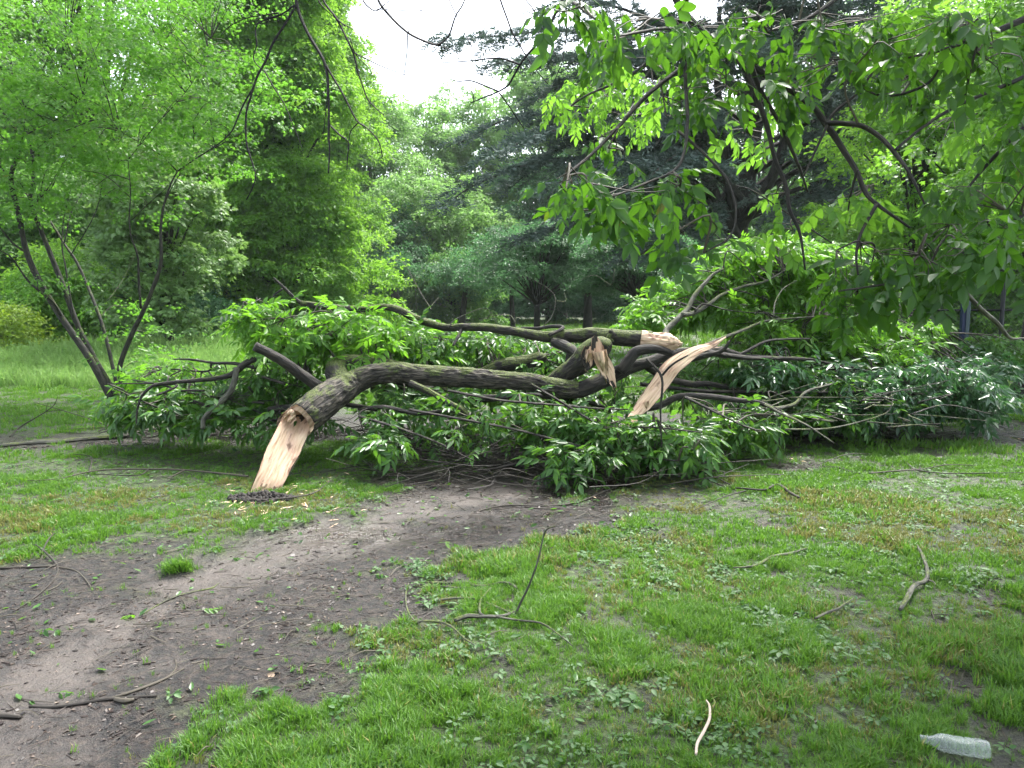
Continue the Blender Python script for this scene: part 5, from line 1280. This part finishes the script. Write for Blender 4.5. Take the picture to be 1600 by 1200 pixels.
def litter():
    srcs = []
    r_ = np.random.default_rng(5)
    for s in range(5):
        a = Acc()
        if s < 2:     # twig bits
            L = (.035, .06)[s]; tube(a, [(-L, 0, .002), (0, r_.normal(0, .004), .004), (L, r_.normal(0, .006), .002)], [.0014, .0018, .001], 4, 2, r=r_.random())
        elif s < 4:   # bark chips
            w, l = (.007, .012)[s - 2], (.02, .016)[s - 2]
            V = [(-l, -w * .6, .001), (-l * .3, -w, .004), (l, -w * .4, .002), (l * .7, w, .005), (-l * .5, w * .8, .003), (-l, -w * .6, -.003), (-l * .3, -w, -.001), (l, -w * .4, -.002), (l * .7, w, .001), (-l * .5, w * .8, -.001)]
            a.add(V, (np.array([[i, 5 + i, 5 + (i + 1) % 5, (i + 1) % 5] for i in range(5)]), np.array([[0, 1, 2], [0, 2, 3], [0, 3, 4]])), None, r_.random())
        else:
            leaflet(a, (-.015, 0, .003), 0, 0, .032, .018, 0, .2, .3, .8)
        srcs.append(src(a, 'chip', M_litter, False))
    x, y = wedge(52000, 1.8, 9.5)
    x2, y2 = wedge(12000, 1.8, 4.5); x = np.concatenate([x, x2]); y = np.concatenate([y, y2])
    mud, track, _ = wear(x, y)
    c = fbm(x * 4, y * 4, 9.)
    p = sstep(.25, .9, mud) * (1 - .7 * track) * (.25 + .9 * sstep(.42, .6, c)) + .03
    k = rng.random(len(x)) < p; x, y = x[k], y[k]; m = len(x)
    yaw = rng.normal(.45, .9, m)
    s = rng.uniform(.2, .8, m) * rng.uniform(.4, 1.3, m) * (1 + .25 * np.clip(y - 4, 0, 4))
    o = scatter('wood_litter', np.stack([x, y, H(x, y) + .001], 1), np.stack([rng.normal(0, .2, m), rng.normal(0, .12, m), yaw], 1), s, srcs, None, kind='stuff')
    tag(o, 'dark wood chips and bits of bark trodden into the mud track', 'litter')
    # torn green leaflets strewn about
    ls = []
    for s in range(3):
        a = Acc(); leaflet(a, (0, 0, .006), 0, 0, .055, .024, .2 * s, .12, -.05, .3 + .3 * s); ls.append(src(a, 'leaflet', M_fall))
    x, y = wedge(4200, 2.2, 8.5); mud, track, _ = wear(x, y)
    k = rng.random(len(x)) < (.22 + .4 * sstep(4.8, 7, y)); x, y = x[k], y[k]; m = len(x)
    o = scatter('strewn_leaflets', np.stack([x, y, H(x, y) + .004], 1), np.stack([rng.normal(0, .3, m), rng.normal(0, .2, m), rng.uniform(-PI, PI, m)], 1), rng.uniform(.4, 1.1, m), ls, None, kind='stuff')
    tag(o, 'small torn green leaflets strewn over the mud and turf', 'leaves')
litter()

# ------------------------------------------------------------------ sticks lying about
def gp(q, r):
    if len(q) == 3: return P(*q)
    p = G(q[0], q[1]); p[2] = Hs(p[0], p[1]) + r * .8 + .028 * (1 - float(wear(np.array([p[0]]), np.array([p[1]]))[0][0])); return p
def stick(name, label, runs, mat=M_bark_grey, group='loose sticks on the ground', cat='stick'):
    """runs: list of (points, radii, partname)"""
    base = gp(runs[0][0][0], runs[0][1][0])
    root = thing(name, label, cat, base, group)
    for pts, radii, nm in runs:
        a = Acc(); tube(a, [gp(q, radii[0]) for q in pts], radii, 7, 5, knob=.15); a.obj(nm, mat, root)
    return root
stick('fallen_stick', 'long thin dark branch lying on the grass left of the torn trunk', [([(388, 750), (340, 745), (285, 740), (230, 739), (180, 738), (140, 742), (90, 752), (42, 758)], [.010, .009, .008, .008, .007, .006, .005, .003], 'stem'),
      ([(290, 740), (270, 748), (262, 751)], [.008, .006, .004], 'side_twig'), ([(232, 740), (215, 748), (150, 744)], [.006, .005, .003], 'side_twig'), ([(140, 742), (143, 730), (140, 720), (98, 718)], [.007, .006, .004, .002], 'side_twig'),
      ([(185, 737), (200, 727), (215, 718)], [.004, .003, .002], 'side_twig')], M_twig)
stick('fallen_stick', 'long brown half buried branch along the far left grass edge', [([(0, 698), (45, 694), (90, 693), (140, 689), (190, 686), (225, 680), (250, 670), (270, 660)], [.02, .022, .025, .026, .025, .028, .025, .018], 'stem'),
      ([(45, 692), (100, 690), (160, 685)], [.02, .018, .012], 'side_twig')], M_bark_grey)
stick('fallen_stick', 'forked twig standing up from the grass near the left edge', [([(15, 682), (30, 665), (50, 655), (72, 643), (85, 630), (90, 620)][:1] + [(32, 667, 8.9), (52, 655, 8.9), (72, 643, 8.9), (85, 632, 8.9), (90, 620, 8.9)], [.008, .008, .007, .006, .004, .003], 'stem'),
      ([(72, 643, 8.9), (85, 642, 8.9), (98, 640, 8.9)], [.004, .003, .002], 'side_twig'), ([(72, 643, 8.9), (73, 636, 8.9), (74, 630, 8.9)], [.004, .003, .002], 'side_twig')], M_twig)
Yc = G(804, 966)[1]
stick('curly_stick', 'curved branching twig on the edge of mud and grass, one shoot rising upright', [
      ([(710, 983), (730, 979), (748, 977)], [.011, .012, .011], 'peeled_butt'),
      ([(745, 977), (765, 977), (785, 972), (804, 964)], [.007, .009, .009, .007], 'stem'),
      ([(804, 964, Yc), (812, 945, Yc), (825, 918, Yc), (835, 893, Yc), (842, 870, Yc), (846, 852, Yc), (850, 835, Yc), (856, 826, Yc), (868, 822, Yc)], [.007, .006, .0055, .005, .005, .004, .004, .003, .002], 'upright_shoot'),
      ([(765, 978), (752, 973), (749, 962), (752, 948), (760, 935), (767, 922)], [.006, .006, .006, .005, .005, .004], 'side_twig'),
      ([(640, 902), (680, 905), (715, 908), (733, 912), (742, 918), (760, 916), (785, 915), (800, 917), (808, 922)], [.004, .005, .006, .007, .008, .008, .008, .008, .006], 'side_twig'),
      ([(638, 904), (634, 925), (636, 948), (645, 968), (657, 983)], [.004, .004, .005, .005, .006], 'side_twig'), ([(657, 983), (685, 986), (705, 994), (725, 1010), (742, 1026)], [.006, .006, .005, .004, .002], 'side_twig'),
      ([(662, 941), (700, 943), (740, 946), (770, 952), (800, 964), (815, 970)], [.005, .006, .006, .007, .006, .003], 'side_twig'), ([(775, 977), (810, 982), (845, 988), (870, 1005), (895, 1025)], [.005, .005, .005, .004, .002], 'side_twig'),
      ([(664, 916), (690, 918), (715, 920), (738, 920)], [.004, .005, .005, .004], 'side_twig')], M_bark_grey)
stick('fallen_stick', 'dead bent branch with upturned twig in the mud at lower left', [([(45, 1093), (80, 1094), (120, 1095), (165, 1094), (185, 1092), (245, 1090)], [.005, .0055, .006, .007, .006, .004], 'stem'),
      ([(170, 1093), (200, 1086), (235, 1072), (262, 1058), (288, 1044)], [.006, .006, .006, .005, .002], 'side_twig'), ([(262, 1058), (272, 1048), (275, 1035), (273, 1024)], [.004, .004, .003, .002], 'side_twig'),
      ([(180, 1094), (195, 1099), (210, 1097)], [.009, .012, .006], 'knot')], M_twig)
stick('fallen_stick', 'pale smooth twig stuck in the grass at bottom centre', [([(1087, 1195), (1089, 1178), (1100, 1158), (1108, 1140), (1108, 1122), (1103, 1112)], [.0045, .005, .0055, .0055, .0045, .003], 'stem')], flat_mat('pale_twig', (0.42, 0.34, 0.27), .7))
stick('fallen_stick', 'thick crooked pale stick in the grass at right', [([(1406, 962), (1415, 945), (1428, 925), (1445, 915), (1449, 902), (1443, 885), (1437, 872), (1432, 862)], [.010, .012, .013, .013, .011, .010, .009, .005], 'stem'), ([(1449, 912), (1458, 918), (1462, 925)], [.006, .004, .003], 'side_twig')], M_bark_grey)
stick('fallen_stick', 'short reddish stick among weeds in the right foreground grass', [([(1273, 975), (1290, 966), (1308, 960), (1318, 953), (1332, 944)], [.006, .007, .0065, .005, .003], 'stem'), ([(1318, 953), (1317, 942), (1315, 933)], [.004, .003, .002], 'side_twig')], M_bark_grey)
stick('fallen_stick', 'long thin dark twig with forks on the right hand lawn', [([(1357, 745), (1385, 743), (1410, 742), (1428, 740), (1450, 733), (1480, 730), (1525, 731)], [.007, .007, .007, .008, .006, .005, .003], 'stem'), ([(1428, 740), (1470, 744), (1520, 746), (1600, 744)], [.006, .005, .005, .003], 'side_twig'), ([(1428, 740), (1410, 720), (1395, 708), (1385, 694)], [.005, .004, .004, .002], 'side_twig')], M_twig)
stick('fallen_stick', 'short thick dark twig left of the forked one on the right lawn', [([(1288, 732), (1310, 737), (1330, 743), (1345, 746)], [.009, .010, .008, .004], 'stem')], M_twig)
stick('fallen_stick', 'long curved twig sweeping over bare ground in front of the low leafy heap', [([(740, 790), (790, 783), (850, 785), (900, 783), (950, 765), (990, 748)], [.004, .006, .007, .007, .006, .003], 'stem'), ([(820, 784), (860, 790), (930, 787), (980, 790)], [.005, .005, .005, .003], 'side_twig')], M_twig)
stick('fallen_stick', 'branching dark twig on thin grass right of the low leafy heap', [([(1250, 785), (1235, 778), (1215, 765), (1195, 772), (1165, 770), (1130, 760), (1090, 750), (1020, 752)], [.010, .012, .011, .008, .007, .006, .005, .003], 'stem'), ([(1195, 772), (1220, 755), (1228, 748)], [.007, .006, .004], 'side_twig'), ([(1165, 772), (1130, 785), (1080, 803)], [.006, .004, .002], 'side_twig'), ([(1140, 762), (1100, 745), (1060, 738), (1030, 742)], [.005, .005, .004, .002], 'side_twig')], M_twig)
stick('fallen_stick', 'thin brown twig half sunk in the grass at centre right', [([(1145, 892), (1180, 888), (1205, 878), (1235, 872), (1265, 862)], [.004, .007, .008, .008, .005], 'stem')], M_bark_grey)
stick('fallen_stick', 'thin twig among the dark soil left of the mud track', [([(20, 950), (50, 930), (80, 905), (90, 882), (70, 865), (55, 855)], [.003, .004, .005, .006, .005, .003], 'stem'), ([(85, 882), (45, 882), (0, 884)], [.006, .007, .006], 'side_twig'), ([(85, 882), (115, 885), (130, 895), (142, 912)], [.005, .005, .004, .003], 'side_twig'), ([(65, 868), (75, 850), (85, 838)], [.005, .005, .003], 'side_twig')], M_twig)
stick('fallen_stick', 'straight dark stick by the puddled end of the track below the torn trunk', [([(372, 783), (400, 784), (440, 783), (480, 778), (500, 772)], [.006, .007, .007, .007, .005], 'stem'), ([(498, 773), (505, 765), (516, 758)], [.005, .004, .002], 'side_twig')], M_twig)
stick('fallen_stick', 'thin twig lying across the worn middle of the mud track', [([(222, 950), (245, 935), (275, 925), (305, 915), (330, 910), (342, 903)], [.003, .0035, .004, .004, .005, .004], 'stem')], M_bark_grey)
stick('fallen_stick', 'short flat dark stick at the left edge of the mud, lower corner', [([(-20, 1110), (10, 1109), (32, 1110)], [.009, .009, .006], 'stem')], M_twig)
# many small sticks: one object each is past counting here, they are chips of twig
a = Acc()
x, y = wedge(3600, 2.0, 8.5); mud, track, _ = wear(x, y); k = rng.random(len(x)) < (.12 + .5 * mud * (1 - .8 * track)); x, y = x[k], y[k]
z = H(x, y)
for i in range(len(x)):
    L = rng.uniform(.05, .22); yaw = rng.normal(.3, .8); d = np.array([math.cos(yaw), math.sin(yaw), 0]); r_ = rng.uniform(.0008, .0024) * (1 + .1 * y[i]); c = np.array([x[i], y[i], z[i] + .006])
    tube(a, [c - d * L * .5, c + rng.normal(0, .008, 3) + [0, 0, .004], c + d * L * .5], [r_, r_, r_ * .5], 4, 3, cap=False, r=rng.random())
o = a.obj('small_twigs', M_twig, None, kind='stuff'); tag(o, 'countless small twigs scattered over the mud and turf', 'twigs')

# ------------------------------------------------------------------ torn leaf sprigs
for k, (px, py, s, yaw, lab, mt) in enumerate([
    (215, 960, .50, 2.6, 'pair of yellow green leaves on the pale track, left', 'fall_lit'), (55, 985, .62, .3, 'sprig of green leaves on dark mud near the left edge', 'fall'),
    (305, 952, .50, .5, 'small green sprig right of the yellow green pair on the track', 'fall_lit'), (575, 897, .55, .4, 'pinnate green sprig on mud left of the curly twig', 'fall'),
    (685, 846, .75, .2, 'wide pale green sprig at the right edge of the track', 'fall_lit'), (930, 764, .8, .6, 'bright green sprig just in front of the low leafy heap', 'fall_lit'),
    (75, 1078, .5, .2, 'dark green crumpled sprig on mud above the dead bent branch', 'fall'), (480, 838, .55, 3.0, 'glossy whitish green leaf on wet mud below the torn trunk', 'fall_blue'),
    (1378, 797, .75, 1.2, 'pale green sprig on the lawn above the thick crooked stick', 'fall_blue'), (355, 872, .5, .9, 'small glossy sprig on mud in the middle of the left side', 'fall'),
    (190, 850, .6, 1.2, 'green sprig between grass tufts left of the track', 'fall'), (350, 706, 1.0, .5, 'large wilted sprig on grass left of the torn trunk', 'fall_blue'),
    (270, 790, .6, 2, 'bright green leaf sprig on grass below the long thin branch', 'fall_lit'), (35, 672, .7, .4, 'pale sprig at the foot of the forked standing twig', 'fall_blue'), (470, 745, .5, 2.4, 'round green leaf on the grass just right of the torn foot', 'fall_lit'),
    (515, 722, .8, .3, 'bright green sprig behind the torn foot on the grass', 'fall_lit')]):
    g = G(px, py); o = bpy.data.objects.new('leaf_sprig', LEAVES[mt][k % 3]); COL.objects.link(o)
    o.location = (g[0], g[1], Hs(g[0], g[1]) + .02 * s + .012); o.rotation_euler = (.15, -.1, yaw); o.scale = (s,) * 3
    tag(o, lab, 'leaf sprig', 'torn leaf sprigs on the ground')

# ------------------------------------------------------------------ chips of split wood
def chip(px, py, L, W, yaw, up, lab):
    g = G(px, py); g[2] = Hs(g[0], g[1]) + .01
    d = np.array([math.cos(yaw), math.sin(yaw), up]); d /= np.linalg.norm(d)
    aw, ab = Acc(), Acc()
    split_face(aw, ab, [g, g + d * L * .5, g + d * L], [W * .9, W, W * .15], np.array([0, -1, .6]), bulge=.004, back=.35, rough=.003, jag0=.01, jag1=.01, nu=8, seg=4)
    root = thing('wood_chip', lab, 'wood chip', g, 'chips of split wood'); aw.obj('wood_face', M_wood, root); ab.obj('bark_back', M_bark_dark, root)
chip(1108, 694, .15, .035, 2.0, 1.6, 'orange wedge of split wood sticking up at the right end of the low leafy heap')
chip(1604, 692, .16, .02, 2.6, .2, 'orange sliver of wood on bare soil at the right edge')
chip(1256, 684, .05, .02, .2, .1, 'tiny pale chip of wood on soil in front of the big leafy crown')
chip(1240, 966, .035, .014, .2, .1, 'small tan chip left of the short reddish stick'); chip(420, 1058, .04, .012, .4, .1, 'pinkish chip on dark mud near bottom left'); chip(500, 757, .0351, .014, .4, .3, 'light chip on grass right of the torn foot')

a = Acc()
for k in range(170):
    px, py, sx, sy = [(411, 785, 45, 12), (960, 700, 60, 30), (1100, 715, 60, 14), (470, 770, 60, 20)][k % 4]
    g = G(px + rng.normal(0, sx), py + rng.normal(0, sy)); g[2] = Hs(g[0], g[1]) + .008
    yaw = rng.uniform(0, PI); L = rng.uniform(.012, .05); d = np.array([math.cos(yaw), math.sin(yaw), rng.normal(.1, .15)]); s = np.array([-d[1], d[0], 0.]) * rng.uniform(.003, .008)
    a.add([g - d * L, g + s, g + d * L, g - s, g + [0, 0, .006]], np.array([[0, 3, 4], [3, 2, 4], [2, 1, 4], [1, 0, 4]]), np.array([[0, 0], [.01, L], [0, 2 * L], [.02, L], [.01, L]]) + rng.random(2))
o = a.obj('wood_splinters', M_wood, None, kind='stuff'); tag(o, 'small pale splinters of torn wood strewn below the broken limbs', 'splinters')
# ------------------------------------------------------------------ plastic bottle
def bottle():
    A_, B_2 = G(1436, 1172), G(1546, 1190)
    r = .031; L = float(np.linalg.norm(B_2 - A_)) 
    zc = Hs(float(A_[0] + B_2[0]) / 2, float(A_[1] + B_2[1]) / 2) + .052
    root = thing('plastic_bottle', 'crushed clear plastic bottle lying in the grass at the bottom right corner', 'bottle', ((A_[0] + B_2[0]) / 2, (A_[1] + B_2[1]) / 2, zc))
    m, nt, N, Lk, b, out = newmat('clear_plastic')
    tr = N.new('ShaderNodeBsdfTransparent'); tr.inputs[0].default_value = (.93, .96, .94, 1)
    b.inputs['Base Color'].default_value = (.5, .55, .52, 1); b.inputs['Roughness'].default_value = .22; b.inputs['Specular IOR Level'].default_value = .9
    ms = N.new('ShaderNodeMixShader'); lw = N.new('ShaderNodeLayerWeight'); lw.inputs[0].default_value = .45
    mr = N.new('ShaderNodeMapRange'); Lk.new(lw.outputs['Facing'], mr.inputs[0]); mr.inputs[3].default_value = .16; mr.inputs[4].default_value = .6
    Lk.new(mr.outputs[0], ms.inputs[0]); Lk.new(tr.outputs[0], ms.inputs[1]); Lk.new(b.outputs[0], ms.inputs[2]); Lk.new(ms.outputs[0], out.inputs[0])
    prof = [(0, .012), (.02, .013), (.045, .0135), (.10, .0135), (.105, .016), (.12, .016), (.125, .013), (.18, .016), (.25, .024), (.32, .030), (.36, .031), (.375, .027), (.39, .031), (.49, .031), (.505, .027), (.52, .031), (.62, .031), (.635, .027), (.65, .031), (.75, .031), (.765, .027), (.78, .031), (.88, .031), (.90, .028), (.93, .030), (.98, .026), (1.0, .012)]
    d = (B_2 - A_) / np.linalg.norm(B_2 - A_); up = np.array([0, 0, 1.]); sd_ = np.cross(up, d)
    ns = 40; th = np.linspace(0, 2 * PI, ns, endpoint=False); V = []
    for s, rr in prof:
        dent = 1 - .30 * np.exp(-((s - .55) / .3) ** 2) * np.clip(np.sin(th), 0, 1) ** 2 + .10 * (vnoise(th * 1.6 + 2, th * 0 + s * 7) - .5)
        dent[-1] = dent[-2] * .5 + dent[0] * .5
        c = A_ + d * L * s + up * (.034 - .028 - (.006 * math.sin(s * 3)))
        c = c.copy(); c[2] = zc - .002
        V.append(c + np.outer(np.cos(th) * rr * 1.08 * (dent ** -.3), sd_) + np.outer(np.sin(th) * rr * dent, up))
    V = np.array(V); k = len(prof)
    i, j = np.meshgrid(np.arange(k - 1), np.arange(ns), indexing='ij'); j2 = (j + 1) % ns
    q = np.stack([(i * ns + j).ravel(), ((i + 1) * ns + j).ravel(), ((i + 1) * ns + j2).ravel(), (i * ns + j2).ravel()], 1)
    def sub(lo, hi, nm):
        a = Acc(); VV = V[lo:hi].reshape(-1, 3); kk = hi - lo
        i, j = np.meshgrid(np.arange(kk - 1), np.arange(ns), indexing='ij'); j2 = (j + 1) % ns
        a.add(VV, np.stack([(i * ns + j).ravel(), ((i + 1) * ns + j).ravel(), ((i + 1) * ns + j2).ravel(), (i * ns + j2).ravel()], 1)); a.obj(nm, m, root)
    sub(6, len(prof) - 3, 'body'); sub(0, 7, 'neck'); sub(len(prof) - 4, len(prof), 'base')
bottle()
print('TRIS', sum(sum(len(p.vertices) - 2 for p in o.data.polygons) for o in bpy.data.objects if o.type == 'MESH' and o.name in sc.objects and not o.name.startswith('leaf')) if False else '')
